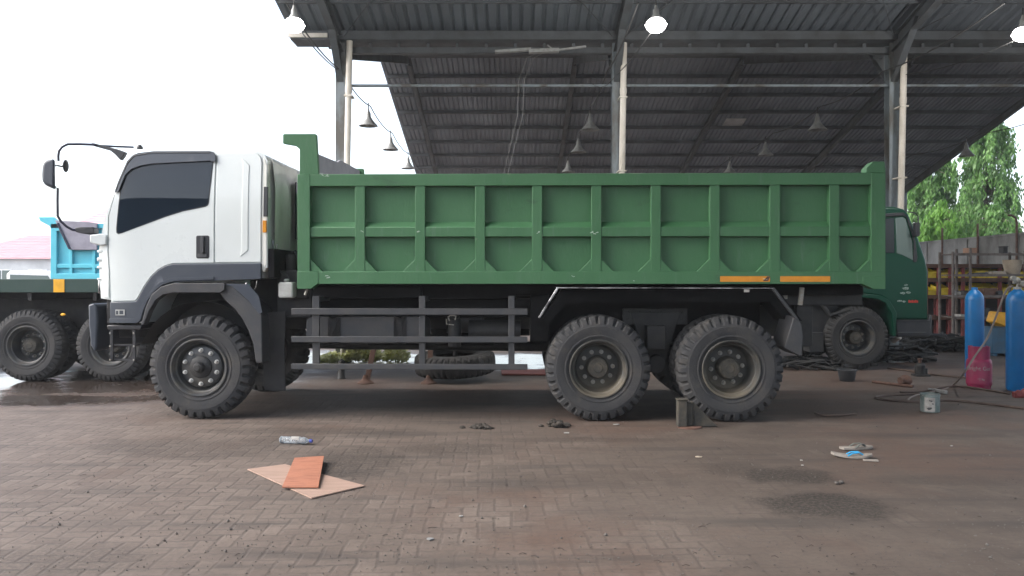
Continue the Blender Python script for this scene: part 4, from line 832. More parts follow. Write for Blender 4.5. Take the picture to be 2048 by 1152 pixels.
# ------------------------------------------------------------------ flatbed semi trailer behind the cab
DT = 11.6
tr = empty('flatbed_trailer', (0, DT, 0), 0, label='dark green flatbed trailer parked behind the white cab', cat='trailer')
def T(px, py, k=0): d = DT+k; return ((px-1024)*d/F, H+(HY-py)*d/F)
xa, xb = -13.0, T(1010, 0)[0]
b = MB(); b.box(xa, xb, 0.0, 2.4, T(0,562)[1], T(0,558.5)[1]); b.box(xa, xb, -0.01, 0.04, T(0,585)[1], T(0,558)[1]); b.box(xa, xb, 2.36, 2.41, T(0,585)[1], T(0,558)[1]); b.build('deck', 'deckgreen', tr, 0.006)
b = MB(); b.box(T(108,0)[0], T(130,0)[0], -0.016, -0.011, T(0,584.5)[1], T(0,558.5)[1]); b.build('amber_marker', 'amber', tr, 0.002)
b = MB()
for y in (0.7, 1.6): b.box(xa, xb, y, y+0.02, 0.78, T(0,563)[1]); b.box(xa, xb, y-0.08, y+0.1, 0.76, 0.779)
for i in range(14): xx = xa+0.3+i*(xb-xa-0.6)/13; b.box(xx-0.03, xx+0.03, 0.05, 0.699, 1.18, T(0,564)[1]); 
b.box(T(-60,0)[0], T(330,0)[0], 0.64, 0.69, 0.55, 1.2); b.box(T(-60,0)[0], T(330,0)[0], 0.75, 0.85, 0.5, 0.9); b.box(T(330,0)[0], T(700,0)[0], 0.3, 0.65, 0.75, 1.15); b.box(T(850,0)[0], T(1000,0)[0], 0.3, 0.65, 0.75, 1.15)
b.build('chassis_beams', 'chassis', tr, 0.006)
tw = make_wheel('rear', 0.525, 0.26, 0.27, 44, 0.005, 'rubber2', 'rim', dual=True); tw.parent = tr; tw.location = (T(52,0)[0], 0.0, 0.525)
for px, yy, rz in ((220, 0.0, 0), (-125, 0.0, 0), (52, 2.4, math.pi), (220, 2.4, math.pi)): copy_tree(tw, tr, (T(px,0)[0], yy, 0.525), rz)
b = MB(); 
for px in (52, 220): b.cyl((T(px,0)[0], 0.2, 0.525), (T(px,0)[0], 2.2, 0.525), 0.07)
b.build('axles', 'chassis', tr)
b = MB(); x, z = T(127, 629); b.ball((x, -0.01, z), 0.03, 6, (1.3, .5, .7)); b.build('yellow_tag', 'amber', tr)
# landing legs
for px, lab in ((735, 'leaning'), (860, 'straight')):
    x = T(px, 0)[0]; y = -0.15
    b = MB()
    top = (x+(0.16 if px == 735 else 0.0), y+0.2, 0.85)
    b.bar(top, (x+0.02, y+0.02, 0.05), 0.07, 0.07, (0,1,0)); b.lathe([(0.12, 0), (0.12, 0.012), (0.05, 0.06), (0.03, 0.12)], (x, y, 0), 'z', 14)
    b.build('landing_leg', 'rust', tr, 0.004)
b = tyre_mb(0.60, 0.30, 0.30, 40, 0.012)
vs = [(v[0], v[2], v[1]) for v in b.v]; b.v = vs
b.lathe([(0.31, 0.05), (0.30, 0.10), (0.24, 0.14), (0.08, 0.16)], (0,0,0), 'z', 24)
sp_ = b.build('spare_wheel', 'rubber2', tr, ang=28); x, z = T(908, 757, 0.0); sp_.location = (x, 0.30, 0.10); sp_.rotation_euler = (R(4), R(-2), 0)
b = MB(); b.tube([(x, 0.30, 0.35), (x, 0.30, 1.2)], 0.03, 8); b.build('spare_carrier', 'chassis', tr)

# ------------------------------------------------------------------ turquoise dump truck far left
DQ = 19.7
tt = empty('turquoise_dump_truck', (0, DQ, 0), label='turquoise dump truck body with grey sheet, beyond the trailer at left', cat='dump truck')
def U(px, py, k=0): d = DQ+k; return ((px-1024)*d/F, H+(HY-py)*d/F)
b = MB(); ub = MB()
b.prism([U(x, y) for x, y in ((77,434),(107,434),(120,445),(122,462),(103,462),(99,452),(80,442))], 0, 0.06)
b.prism([U(x, y) for x, y in ((77,436),(107,436),(120,445),(122,462),(103,462),(99,452),(80,442))], 2.3, 2.36)
xl, xrr = U(101,0)[0], U(330,0)[0]; zt = U(0,447)[1]; zb = U(0,558)[1]
b.box(xl, xrr, 0.08, 0.1, zb, zt); b.box(xl, xrr, 2.26, 2.28, zb, zt); b.box(xl, xrr, 0, 0.1, zt-0.12, zt); b.box(xl, xrr, 0, 0.1, zb, U(0,547)[1]); b.box(xl, xl+0.15, 0.001, 0.1, zb, zt); b.box(xl+0.01, xl+0.04, 0.1, 2.26, zb, zt); b.box(xrr-0.04, xrr, 0.1, 2.26, zb, zt)
for px in (138, 184, 230, 276): b.box(U(px,0)[0], U(px+6,0)[0], 0.01, 0.1, zb+0.01, zt-0.01)
b.box(xl, xrr, 0.014, 0.1, U(0,536)[1], U(0,528)[1]); b.box(xl, xrr, 0.1, 2.26, zb, zb+0.03)
b.build('dump_body', 'teal', tt, 0.01)
b = MB(); b.prism([U(x, y) for x, y in ((112,441),(180,444),(196,447),(196,500),(142,500),(138,497))], -0.05, -0.01); b.build('grey_sheet', 'tarp', tt, 0.01)
b = MB(); b.tube([(*U(118,447)[:1], -0.06, U(118,447)[1]), (U(142,498)[0], -0.06, U(142,498)[1])], 0.03, 6); b.build('sheet_edge', 'navy', tt)
b = MB(); b.box(U(20,0)[0], xrr, 0.7, 0.8, 0.8, 1.4); b.box(U(20,0)[0], xrr, 1.5, 1.6, 0.8, 1.4); b.build('chassis', 'chassis', tt)
for px in (170, 225):
    for yy, rz in ((0.0, 0), (2.3, math.pi)): copy_tree(tw, tt, (U(px,0)[0], yy, 0.525), rz)

# ------------------------------------------------------------------ buildings far left
def house(px0, px1, eave, ridgey, d, lab, ridge_dx=3.0, depth=10):
    h = empty('house', ((px0-1024)*d/F, d, 0), label=lab, cat='house', group='red roofed houses beyond the yard')
    L = (px1-px0)*d/F; ze = H+(HY-eave)*d/F; zr = H+(HY-ridgey)*(d+depth/2)/F
    b = MB(); b.box(0.3, L-0.3, 0.3, depth-0.3, 0, ze); wl = b.build('wall', 'plaster', h)
    b = MB(); vs = [(0,0,ze-.05),(L,0,ze-.05),(L,depth,ze-.05),(0,depth,ze-.05),(ridge_dx,depth/2,zr),(L-0.5,depth/2,zr)]
    b.add(vs, [(0,1,5,4),(1,2,5),(2,3,4,5),(3,0,4),(3,2,1,0)]); n = 14
    for i in range(n):
        t = i/n; y = t*depth/2; z = ze+(zr-ze)*t+0.03; b.bar((ridge_dx*t, y, z), (L-0.5*t, y, z), 0.04, 0.05)
    b.build('roof', 'redroof', h)
    for i in range(int(L/2.6)):
        x = 1+i*2.6; b = MB(); b.box(x, x+1.4, 0.25, 0.29, 1.0, ze-0.8); f = b.build('window', 'whitecar', h)
        b = MB(); b.box(x+0.1, x+0.66, 0.235, 0.248, 1.1, ze-0.9); b.box(x+0.74, x+1.3, 0.235, 0.248, 1.1, ze-0.9); b.build('pane', 'cabglass', f)
    return h
house(-120, 112, 516, 471, 58, 'long low house with pale red roof at the far left', 3.5)
house(118, 330, 462, 398, 78, 'taller house with pale red roof behind the turquoise truck', 4.0, 12)
# pale van in front of the far house
dv = 40
vn = empty('parked_van', ((72-1024)*dv/F, dv, 0), label='pale van far left in front of the red roofed house', cat='van')
b = MB(); b.prism([(-1.5,0.35),(1.4,0.35),(1.5,0.9),(1.2,1.1),(0.7,1.75),(0.4,1.95),(-1.3,1.95),(-1.5,1.8)], 0, 1.7); b.build('body', 'whitecar', vn, 0.08, 3)
b = MB(); b.prism([(-1.3,1.2),(0.9,1.2),(0.6,1.7),(-1.3,1.75)], -0.006, 0.02); b.build('windows', 'cabglass', vn)
for x in (-0.95, 0.9): b = MB(); b.cyl((x, -0.02, 0.32), (x, 0.2, 0.32), 0.32); b.build('wheel', 'rubber', vn)

# ------------------------------------------------------------------ boundary wall, posts, trees (right)
b = MB(); XW = 17.6; b.box(XW, XW+0.15, 18, 75, 0, 3.05)
for i in range(20): b.box(XW-0.04, XW+0.19, 19+i*3-0.12, 19+i*3+0.12, 0, 3.04)
b.box(XW-0.03, XW+0.18, 18, 75, 3.05, 3.12)
tag(b.build('boundary_wall', 'wall', None, 0.01), 'weathered grey concrete boundary wall behind the storage racks', 'wall')
for i, (px, lab) in enumerate(((2033, 'bent fence post at the right edge above the boundary wall'), (1955, 'fence post on the boundary wall in front of the tall weeping tree'), (1884, 'straight fence post on the boundary wall nearest the green cab'))):
    d = XW*F/(px-1024)*0.995; b = MB(); x = XW-0.08
    b.tube([(x, d, 0), (x, d, 3.45), (x-0.03, d, 3.62), (x-0.15, d, 3.72), (x-0.3, d, 3.73)] if i == 0 else [(x, d, 0), (x, d, 3.6)], 0.04, 8)
    tag(b.build('fence_post', 'rust'), lab, 'fence post', 'bent posts along the boundary wall')
def weeping_tree(loc, h, rad, name, lab, cat, leafm, n_br=170, seed=1, base=1.0, lw=0.045, ll=0.24):
    random.seed(seed)
    r = empty(name, loc, label=lab, cat=cat, group='weeping trees beyond the wall')
    b = MB(); b.tube([(0, 0, 0), (0.03, 0.02, h*0.4), (-0.02, 0.0, h*0.75), (0.0, 0.0, h*0.97)], [0.16, 0.12, 0.07, 0.015], 9)
    tips = []
    for i in range(n_br):
        z = base+(h-base)*(1-random.random()**1.15); t = (z-base)/(h-base)
        prof = rad*(0.25+0.95*math.sin(math.pi*min(1, 0.18+0.72*t))**0.8)*(1 if t < 0.8 else max(0.25, (1.02-t)/0.22)); a = random.uniform(0, math.tau)
        rr = prof*random.uniform(0.45, 1.12); b0 = Vector((0, 0, min(h*0.96, z+0.25*rr))); tip = Vector((rr*math.cos(a), rr*math.sin(a), z))
        mid = b0.lerp(tip, 0.5)+Vector((0, 0, 0.12*rr)); b.tube([b0, mid, tip], [0.022, 0.014, 0.006], 4, False); tips.append((b0, mid, tip))
    b.build('trunk', 'bark', r)
    c = MB(); vs = []; fs = []
    for (b0, mid, tip) in tips:
        L = random.uniform(0.7, 1.7); nl = int(62*L)
        for k in range(nl):
            s = random.random()
            if s < 0.4: p = mid.lerp(tip, s/0.4)
            else: p = tip+Vector((0, 0, -L*(s-0.4)/0.6))
            p = p+Vector((random.gauss(0, 0.085), random.gauss(0, 0.085), random.gauss(0, 0.05)))
            a = random.uniform(0, math.tau); out_ = Vector((math.cos(a), math.sin(a), 0)); dn = (out_*random.uniform(0.05, 0.5)+Vector((0, 0, -1))).normalized()
            sd = dn.cross(Vector((math.cos(a+1.2), math.sin(a+1.2), 0.2))).normalized(); l = ll*random.uniform(.7, 1.2); wd = lw*random.uniform(.7, 1.2)
            m_ = p+dn*l*0.45; e = p+dn*l+out_*0.02; o = len(vs)
            vs += [p, m_+sd*wd, e, m_-sd*wd]; fs.append((o, o+1, o+2, o+3))
    c.add(vs, fs); c.build('crown', leafm, r, fixn=False)
    return r
def TW(px, d): return ((px-1024)*d/F, d, 0)
weeping_tree(TW(1970, 38), 10.6, 1.08, 'weeping_tree', 'tall weeping tree rising to the roof edge at the right', 'tree', 'leaf', 300, 1)
weeping_tree(TW(1858, 40), 9.6, 0.98, 'weeping_tree', 'weeping tree directly right of the green cab roof', 'tree', 'leaf', 230, 2)
weeping_tree(TW(1882, 36.5), 5.1, 0.85, 'young_tree', 'low bright green tree just above the wall by the green cab', 'tree', 'leaf2', 110, 3, 0.6)
weeping_tree(TW(1922, 42), 5.6, 0.9, 'weeping_tree', 'shorter weeping tree in the gap between two tall ones', 'tree', 'leaf', 130, 4, 0.6)
weeping_tree(TW(1990, 36), 4.9, 1.0, 'young_tree', 'low green tree over the wall under the tallest weeping tree', 'tree', 'leaf', 110, 5, 0.6)
weeping_tree(TW(2024, 40), 4.3, 0.55, 'young_tree', 'small bush like tree over the wall by the bent fence post', 'tree', 'leaf', 60, 6, 0.6)
# roof of far building behind the wall at right edge
b = MB(); d = 60; b.add([(X, Y, Z) for X, Y, Z in (W(2015,500,d), W(2300,500,d), W(2300,462,d+6), W(2032,462,d+6))], [(0,1,2,3)]); a = W(2015,500,d); c = W(2300,500,d); b.box(a[0]+0.3, c[0], d+0.5, d+12, 0, a[2])
tag(b.build('far_building', 'plaster'), 'pale low building past the wall at the right edge', 'building')

# ------------------------------------------------------------------ storage racks (right)
def Rk(px, py, d): return ((px-1024)*d/F, H+(HY-py)*d/F)
d1 = 19.4
rk = empty('storage_rack', (Rk(1905,0,d1)[0], d1, 0), label='grey steel shelf rack behind the blue gas cylinders', cat='rack')
ox = Rk(1905,0,d1)[0]; wR = 3.2
for x in (0, 0.42, 1.75, wR-0.05):
    for y in (0, 0.6): b = MB(); b.box(x, x+0.05, y, y+0.05, 0, Rk(0,503,d1)[1]+ (0.08 if x == 0.42 else 0)); b.build('upright', 'rack', rk, 0.004)
for py in (507, 549, 591, 634, 678):
    z = Rk(0, py, d1)[1]; b = MB(); b.box(0.051, wR, 0.055, 0.6, z-0.025, z+0.0); b.box(0.0, wR, -0.012, -0.001, z-0.05, z+0.01); b.build('shelf', 'rack', rk, 0.003)
d2 = 20.6
rr = empty('crate_rack', (Rk(1850,0,d2)[0], d2, 0), label='rusty red rack holding yellow bins in front of the wall', cat='rack')
W2 = 3.1
for x in (0, 0.32, 0.62, 0.95, 1.9, 2.9):
    for y in (0, 0.7): b = MB(); b.box(x, x+0.08, y, y+0.06, 0, Rk(0,530,d2)[1]); b.build('upright', 'redrack', rr, 0.004)
b = MB(); b.box(-0.05, W2, 0.78, 0.80, 0.05, Rk(0,528,d2)[1]-0.01); b.build('back_panel', 'chassis', rr)
for py in (528, 556, 590, 632, 676):
    z = Rk(0, py, d2)[1]; b = MB(); b.box(-0.05, W2, -0.03, 0.75, z-0.1, z); b.build('shelf_beam', 'rust' if py != 676 else 'redrack', rr, 0.004)
# stored bins
def make_bin():
    r = empty('storage_bin'); b = MB()
    w_, h_, dp = 0.27, 0.24, 0.4
    b.add([(0,0,0),(w_,0,0),(w_,dp,0),(0,dp,0),(-0.01,-0.02,h_*0.6),(w_+0.01,-0.02,h_*0.6),(w_+0.01,dp,h_),(-0.01,dp,h_)], [(0,3,2,1),(0,1,5,4),(1,2,6,5),(2,3,7,6),(3,0,4,7)])
    b.box(-0.015, w_+0.015, -0.03, -0.015, h_*0.55, h_*0.62)
    o = b.build('storage_bin', 'yellow', None, 0.0)
    m = o.modifiers.new('s', 'SOLIDIFY'); m.thickness = 0.006
    bpy.data.objects.remove(r); return o
bn = make_bin(); first = True; cnt = 0
for row, (py, nm) in enumerate(((556, 'upper'), (590, 'lower'))):
    z = Rk(0, py, d2)[1]+0.001
    for j, x in enumerate((0.06, 0.38, 0.70, 1.06, 1.36, 1.66, 2.02, 2.34)):
        if row == 1 and j in (2,): continue
        o = bn if first else bn.copy()
        if not first: col.objects.link(o)
        first = False
        o.location = (Rk(1850,0,d2)[0]+x, d2+0.03+random.uniform(0, 0.05), z); o.scale.z = random.uniform(0.85, 1.25)
        ords = ('first', 'second', 'third', 'fourth', 'fifth', 'sixth', 'seventh', 'eighth')
        tag(o, 'yellow plastic bin, %s from the left on the %s shelf of the red rack' % (ords[j], nm), 'bin', 'yellow bins on the red rack')
# things on the racks
zt = Rk(0,507,d1)[1]
b = MB(); x = Rk(1942,0,d1)[0]; b.box(x, x+0.2, d1+0.1, d1+0.35, zt+0.001, zt+0.14); tag(b.build('cardboard_box', 'brown', None, 0.004), 'small cardboard box on the top shelf of the grey rack', 'box')
b = MB(); x = Rk(2012,0,d1)[0]; b.box(x, x+0.11, d1+0.1, d1+0.3, zt+0.001, zt+0.16); b.box(x-0.01, x+0.12, d1+0.09, d1+0.31, zt+0.16, zt+0.18); tag(b.build('dark_can', 'chassis', None, 0.01), 'black square can on the top shelf of the grey rack', 'can')
z = Rk(0,549,d1)[1]; x = Rk(2040,0,d1)[0]
b = MB(); b.lathe([(0.16, 0), (0.21, 0.26), (0.22, 0.36), (0.20, 0.36), (0.0001, 0.34)], (x, d1+0.3, z+0.001), 'z', 18); tag(b.build('plastic_tub', 'tan'), 'tan plastic tub on the second shelf at the right edge', 'tub')
z = Rk(0,591,d1)[1]; x = Rk(1913,0,d1)[0]
b = MB(); b.lathe([(0.05, 0), (0.055, 0.08), (0.03, 0.12), (0.02, 0.14), (0.0001, 0.14)], (x, d1+0.1, z+0.001), 'z', 12); b.ball((x+0.11, d1+0.1, z+0.05), 0.055, 6); tag(b.build('white_rag_bundle', 'paper'), 'small white bottle and rag at the left end of the middle shelf', 'bottle')
z = Rk(0,634,d1)[1]
for k, (px, w_, h_, m_, lab) in enumerate(((1925, 0.18, 0.06, 'paper', 'white packet on the fourth shelf of the grey rack'), (1960, 0.3, 0.22, 'chassis', 'black box on the fourth shelf behind the left gas cylinder'), (1985, 0.25, 0.14, 'rust', 'rusty brown box on the fourth shelf between the gas cylinders'))):
    x = Rk(px,0,d1)[0]; b = MB(); b.prism([(x, z+0.001), (x+w_, z+0.001), (x+w_*0.95, z+h_), (x+w_*0.05, z+h_*0.95)], d1+0.08, d1+0.4); tag(b.build('stored_box', m_, None, 0.01), lab, 'box', 'boxes on the grey rack')
z = Rk(0,591,d1)[1]
for k, (px, w_, h_, m_, lab) in enumerate(((1932, 0.3, 0.12, 'chassis', 'flat black box on the middle shelf, left of the gas cylinder'), (1972, 0.35, 0.18, 'rust', 'brown box on the middle shelf between the gas cylinders'), (1994, 0.2, 0.12, 'guard', 'grey box on the middle shelf left of the right gas cylinder'))):
    x = Rk(px,0,d1)[0]; b = MB(); b.prism([(x, z+0.001), (x+w_, z+0.001), (x+w_*0.95, z+h_), (x+w_*0.05, z+h_*0.95)], d1+0.08, d1+0.4); tag(b.build('stored_box', m_, None, 0.01), lab, 'box', 'boxes on the grey rack')
z = Rk(0,549,d1)[1]
for k, (px, w_, h_, m_, lab) in enumerate(((1950, 0.4, 0.05, 'guard', 'flat grey part on the second shelf of the grey rack'), (1985, 0.4, 0.09, 'tan', 'tan packet on the second shelf of the grey rack'))):
    x = Rk(px,0,d1)[0]; b = MB(); b.prism([(x, z+0.001), (x+w_, z+0.001), (x+w_*0.9, z+h_), (x+w_*0.15, z+h_*0.8)], d1+0.08, d1+0.4); tag(b.build('stored_part', m_, None, 0.008), lab, 'part')
# blue cabinet with yellow machine
x0c, x1c = Rk(1985,0,15.5)[0], Rk(2042,0,15.5)[0]
ca = empty('welding_machine', (x0c, 15.5, 0), label='dull blue machine with an orange top between the gas cylinders', cat='machine')
b = MB(); b.box(0, x1c-x0c, 0, 0.5, 0.05, Rk(0,655,15.5)[1]); b.box(0.03, 0.1, -0.0, 0.5, 0, 0.05); b.box(x1c-x0c-0.1, x1c-x0c-0.03, 0, 0.5, 0, 0.05); b.build('cabinet', 'bluebox', ca, 0.015)
b = MB(); zc = Rk(0,655,15.5)[1]; b.prism([(0.10, zc+0.1), (0.16, zc+0.3), (0.45, zc+0.28), (0.5, zc+0.05), (0.3, zc+0.001)], 0.05, 0.4); b.build('orange_cover', 'amber', ca, 0.02)

# ------------------------------------------------------------------ gas cylinders
def cylinder(px, base_py, rpx, top_py, lab, reg):
    g_ = G(px, base_py); d = g_[1]; r = rpx*d/F; h = H+(HY-top_py)*d/F
    root = empty('gas_cylinder', (g_[0], d, 0), label=lab, cat='gas cylinder', group='tall blue gas cylinders')
    b = MB(); b.lathe([(0.0001, 0.01), (r*0.85, 0.0), (r, 0.03), (r, h-r*1.25), (r*0.97, h-r*0.95), (r*0.82, h-r*0.55), (r*0.55, h-r*0.22), (r*0.36, h-r*0.08), (r*0.32, h)], (0,0,0), 'z', 32); b.build('cylinder_body', 'o2', root, fixn=False)
    b = MB(); b.lathe([(r*0.34, h-0.02), (r*0.34, h+0.03), (0.0001, h+0.035)], (0,0,0), 'z', 16)
    if reg:
        b.cyl((0, 0, h+0.03), (0, 0, h+0.13), 0.016); b.cyl((-0.06, 0, h+0.09), (0.10, 0, h+0.09), 0.02); b.cyl((-0.06, -0.03, h+0.14), (-0.06, 0.02, h+0.14), 0.035); b.cyl((0.05, -0.05, h+0.07), (0.05, 0.0, h+0.07), 0.035); b.ball((-0.01, -0.01, h+0.12), 0.038, 8)
    b.build('valve' if reg else 'neck_collar', 'nut' if reg else 'o2', root)
    return root, d, h
cy1, dd1, hh1 = cylinder(2035, 781, 20.5, 578, 'tall blue gas cylinder with regulator and hose at the right edge', True)
cy2, dd2, hh2 = cylinder(1949, 757, 17, 579, 'tall blue gas cylinder without regulator behind the pink one', False)
g_ = G(1958, 776); dp = g_[1]
pk = empty('lpg_cylinder', g_, label='short magenta gas cylinder in front of the left blue one', cat='gas cylinder')
r = 23*dp/F; zs = (776-718)*dp/F; zt = (776-692)*dp/F
b = MB(); b.lathe([(0.0001, 0.03), (r*0.8, 0.02), (r*0.85, 0.0), (r*0.9, 0.0), (r*0.9, 0.03), (r, 0.055), (r*1.01, 0.08), (r, 0.10), (r, zs-0.05), (r*0.95, zs-0.015), (r*0.75, zs+0.02), (r*0.4, zs+0.035), (0.0001, zs+0.04)], (0,0,0), 'z', 32); b.lathe([(r*1.0, 0.20), (r*1.015, 0.205), (r*1.0, 0.21)], n=32)
b.build('cylinder_body', 'pink', pk, fixn=False)
b = MB(); n = 36; vs = []; fs = []
for j in range(n+1):
    a = R(-262)+R(285)*j/n; ht = zt-(0.03 if 29 < j < 34 else 0)
    for rr_ in (r*0.80, r*0.84): vs += [(rr_*math.cos(a), rr_*math.sin(a), zs+0.005), (rr_*math.cos(a), rr_*math.sin(a), ht)]
for j in range(n):
    o = 4*j; fs += [(o, o+4, o+5, o+1), (o+2, o+3, o+7, o+6), (o+1, o+5, o+7, o+3)]
b.add(vs, fs); b.build('carry_collar', 'pink', pk, fixn=False)
b = MB(); b.cyl((0, 0, zs), (0, 0, zs+0.07), 0.018); b.cyl((0, 0, zs+0.07), (0, 0, zs+0.09), 0.028); b.cyl((-0.05, 0, zs+0.05), (0.03, 0, zs+0.05), 0.01); b.build('valve', 'nut', pk)
def bent_text(body, size, z, rad, ang0, parent, m):
    cu = bpy.data.curves.new('t', 'FONT'); cu.body = body; cu.size = size; cu.align_x = 'CENTER'; cu.extrude = 0
    to = bpy.data.objects.new('t', cu); col.objects.link(to); bpy.context.view_layer.update()
    me = bpy.data.meshes.new_from_object(to.evaluated_get(bpy.context.evaluated_depsgraph_get())); bpy.data.objects.remove(to)
    for v in me.vertices:
        a = ang0+v.co.x/rad; v.co = Vector(((rad+0.002)*math.cos(a), (rad+0.002)*math.sin(a), z+v.co.y))
    me.materials.append(M[m]); o_ = bpy.data.objects.new('lettering', me); col.objects.link(o_); o_.parent = parent; return o_
bent_text('Bright Gas', 0.072, zs-0.14, r*1.0, R(-120), pk, 'paper')
bent_text('12 kg', 0.04, 0.125, r*1.0, R(-112), pk, 'paper')
# hoses
def hose(pts, r_, m_, lab, name='hose'):
    P3 = [Vector(p) for p in pts]; out_ = []
    for i in range(len(P3)-1):
        p0, p1, p2, p3 = P3[max(i-1,0)], P3[i], P3[i+1], P3[min(i+2, len(P3)-1)]
        for k in range(6):
            t = k/6; out_.append(0.5*((2*p1)+(-p0+p2)*t+(2*p0-5*p1+4*p2-p3)*t*t+(-p0+3*p1-3*p2+p3)*t**3))
    out_.append(P3[-1]); b = MB(); b.tube(out_, r_, 8); return tag(b.build(name, m_), lab, 'hose', 'welding hoses')
def gz(px, py, z=0.014): p = G(px, py); return (p[0], p[1], z)
d_ = dd1-0.28
hose([W(2026,572,d_), W(2012,582,d_), W(1995,625,d_), W(1975,675,d_), W(1950,712,d_-0.2), W(1925,750,d_-0.25), gz(1905,773), gz(1885,782), gz(1860,787)], 0.013, 'hosepale', 'tan hose curving from the regulator across the magenta cylinder to the ground')
hose([gz(2100,826), gz(1990,812), gz(1900,803), gz(1840,806), gz(1780,803), gz(1752,798), gz(1770,793), gz(1830,791), gz(1880,794)], 0.016, 'hose', 'brown hose looping on the ground behind the paint tin')
hose([gz(2020,790), gz(1975,782), gz(1925,775), gz(1890,776), gz(1840,785), gz(1800,786)], 0.013, 'hose', 'brown hose running from the cylinders to the tin')
hose([gz(1930,757), gz(1860,750), gz(1810,742), gz(1775,738)], 0.014, 'hose', 'dark hose lying beside the bottle jack')
hose([gz(1815,803), gz(1822,797), gz(1835,792), gz(1855,789)], 0.012, 'hosepale', 'short pale hose end beside the paint tin')
hose([gz(1630,828), gz(1645,833), gz(1680,833), gz(1712,830)], 0.011, 'hose', 'thin dark hose piece on the ground right of the rear wheels')
b = MB(); p = gz(1745, 766, 0.02); q = gz(1826, 776, 0.02); b.tube([p, q], 0.02, 8); tag(b.build('steel_bar', 'rust'), 'rusty steel bar lying in front of the bottle jack', 'bar')
b = MB(); p = gz(1868,784,0.03); q = gz(1891,788,0.02); b.bar(p, q, 0.05, 0.035); b.cyl((q[0]-0.03, q[1]-0.03, 0.01), (q[0]-0.03, q[1]-0.03, 0.05), 0.035); b.tube([p, (p[0]-0.1, p[1]-0.05, 0.05)], 0.012, 8)
tag(b.build('welding_torch', 'paper', None, 0.006), 'pale welding torch lying just behind the paint tin', 'torch')
p = G(1811, 772); b = MB(); b.ball((p[0], p[1], 0.08), 0.09, 8, (1, 1, 0.85)); b.cyl((p[0]-0.1, p[1]-0.05, 0.08), (p[0]+0.02, p[1], 0.1), 0.05); tag(b.build('rusty_fitting', 'rust', None, 0.005), 'rusty round fitting on the ground behind the steel bar', 'fitting')
# bottle jack
p = G(1840, 752); jk = empty('bottle_jack', p, label='small black bottle jack on the ground left of the magenta cylinder', cat='jack')
b = MB(); b.box(-0.10, 0.12, -0.09, 0.09, 0, 0.03); b.lathe([(0.075, 0.03), (0.075, 0.17), (0.06, 0.19), (0.035, 0.2)], (0,0,0), 'z', 18, True); b.cyl((0.09, 0, 0.03), (0.09, 0, 0.12), 0.025); b.build('jack_body', 'chassis', jk, 0.006)
b = MB(); b.cyl((0, 0, 0.2), (0, 0, 0.25), 0.025); b.cyl((0, 0, 0.25), (0, 0, 0.27), 0.035); b.build('jack_ram', 'rust', jk)
# bucket by the green truck wheel
p = G(1694, 762); b = MB(); b.lathe([(0.095, 0), (0.105, 0.01), (0.13, 0.15), (0.145, 0.155), (0.145, 0.17), (0.125, 0.17), (0.10, 0.02), (0.0001, 0.02)], p, 'z', 20)
tag(b.build('small_bucket', 'guard', None, fixn=False), 'small grey bucket in front of the green truck wheel', 'bucket')
# paint tin
p = G(1860, 823); pt = empty('paint_tin', p, label='open silver paint tin with white label near the hoses', cat='tin'); r = 18*p[1]/F; hp = 36*p[1]/F
b = MB(); b.lathe([(0.0001, 0.004), (r*0.97, 0.0), (r, 0.006), (r*0.99, 0.02), (r*0.99, hp-0.03), (r*1.03, hp-0.025), (r*1.03, hp-0.02), (r, hp-0.01), (r*1.03, hp), (r*0.93, hp), (r*0.93, 0.02), (0.0001, 0.02)], (0,0,0), 'z', 28); b.build('tin_body', 'tin', pt, fixn=False)
b = MB(); vs = []; 
for j in range(11):
    a = R(-150)+R(62)*j/10; vs += [((r+0.001)*math.cos(a), (r+0.001)*math.sin(a), 0.012), ((r+0.001)*math.cos(a), (r+0.001)*math.sin(a), hp-0.035)]
b.add(vs, [(2*j, 2*j+2, 2*j+3, 2*j+1) for j in range(10)])
b.mi = 1
for (an, z, s) in ((-122, 0.045, 0.02), (-114, 0.05, 0.014), (-109, 0.13, 0.012), (-119, 0.135, 0.010), (-102, 0.10, 0.010)):
    pts = [(an+s*700*random.uniform(.6, 1)*math.cos(t), z+s*random.uniform(.6, 1)*math.sin(t)) for t in [math.tau*i/7 for i in range(7)]]
    b.add([((r+0.003)*math.cos(R(a)), (r+0.003)*math.sin(R(a)), zz_) for a, zz_ in pts], [tuple(range(7))])
b.build('tin_label', ['paper', 'guard'], pt, fixn=False)
b = MB(); b.tube([(r*1.02*math.cos(t), -0.03-0.02*math.sin(t), hp-0.02+0.02*math.sin(t)) for t in [math.pi*i/12 for i in range(13)]], 0.003, 5); b.build('tin_handle', 'nut', pt)
# gauge lying at right edge
p = G(2036, 795); b = MB(); b.cyl((p[0]-0.06, p[1], 0.03), (p[0]+0.10, p[1]-0.03, 0.05), 0.045); b.cyl((p[0]-0.02, p[1]-0.06, 0.06), (p[0]-0.02, p[1]-0.03, 0.06), 0.04); b.ball((p[0]+0.1, p[1], 0.06), 0.06, 7)
tag(b.build('metal_fitting', 'redrack', None, 0.004), 'reddish metal fitting at the foot of the right blue cylinder', 'fitting')
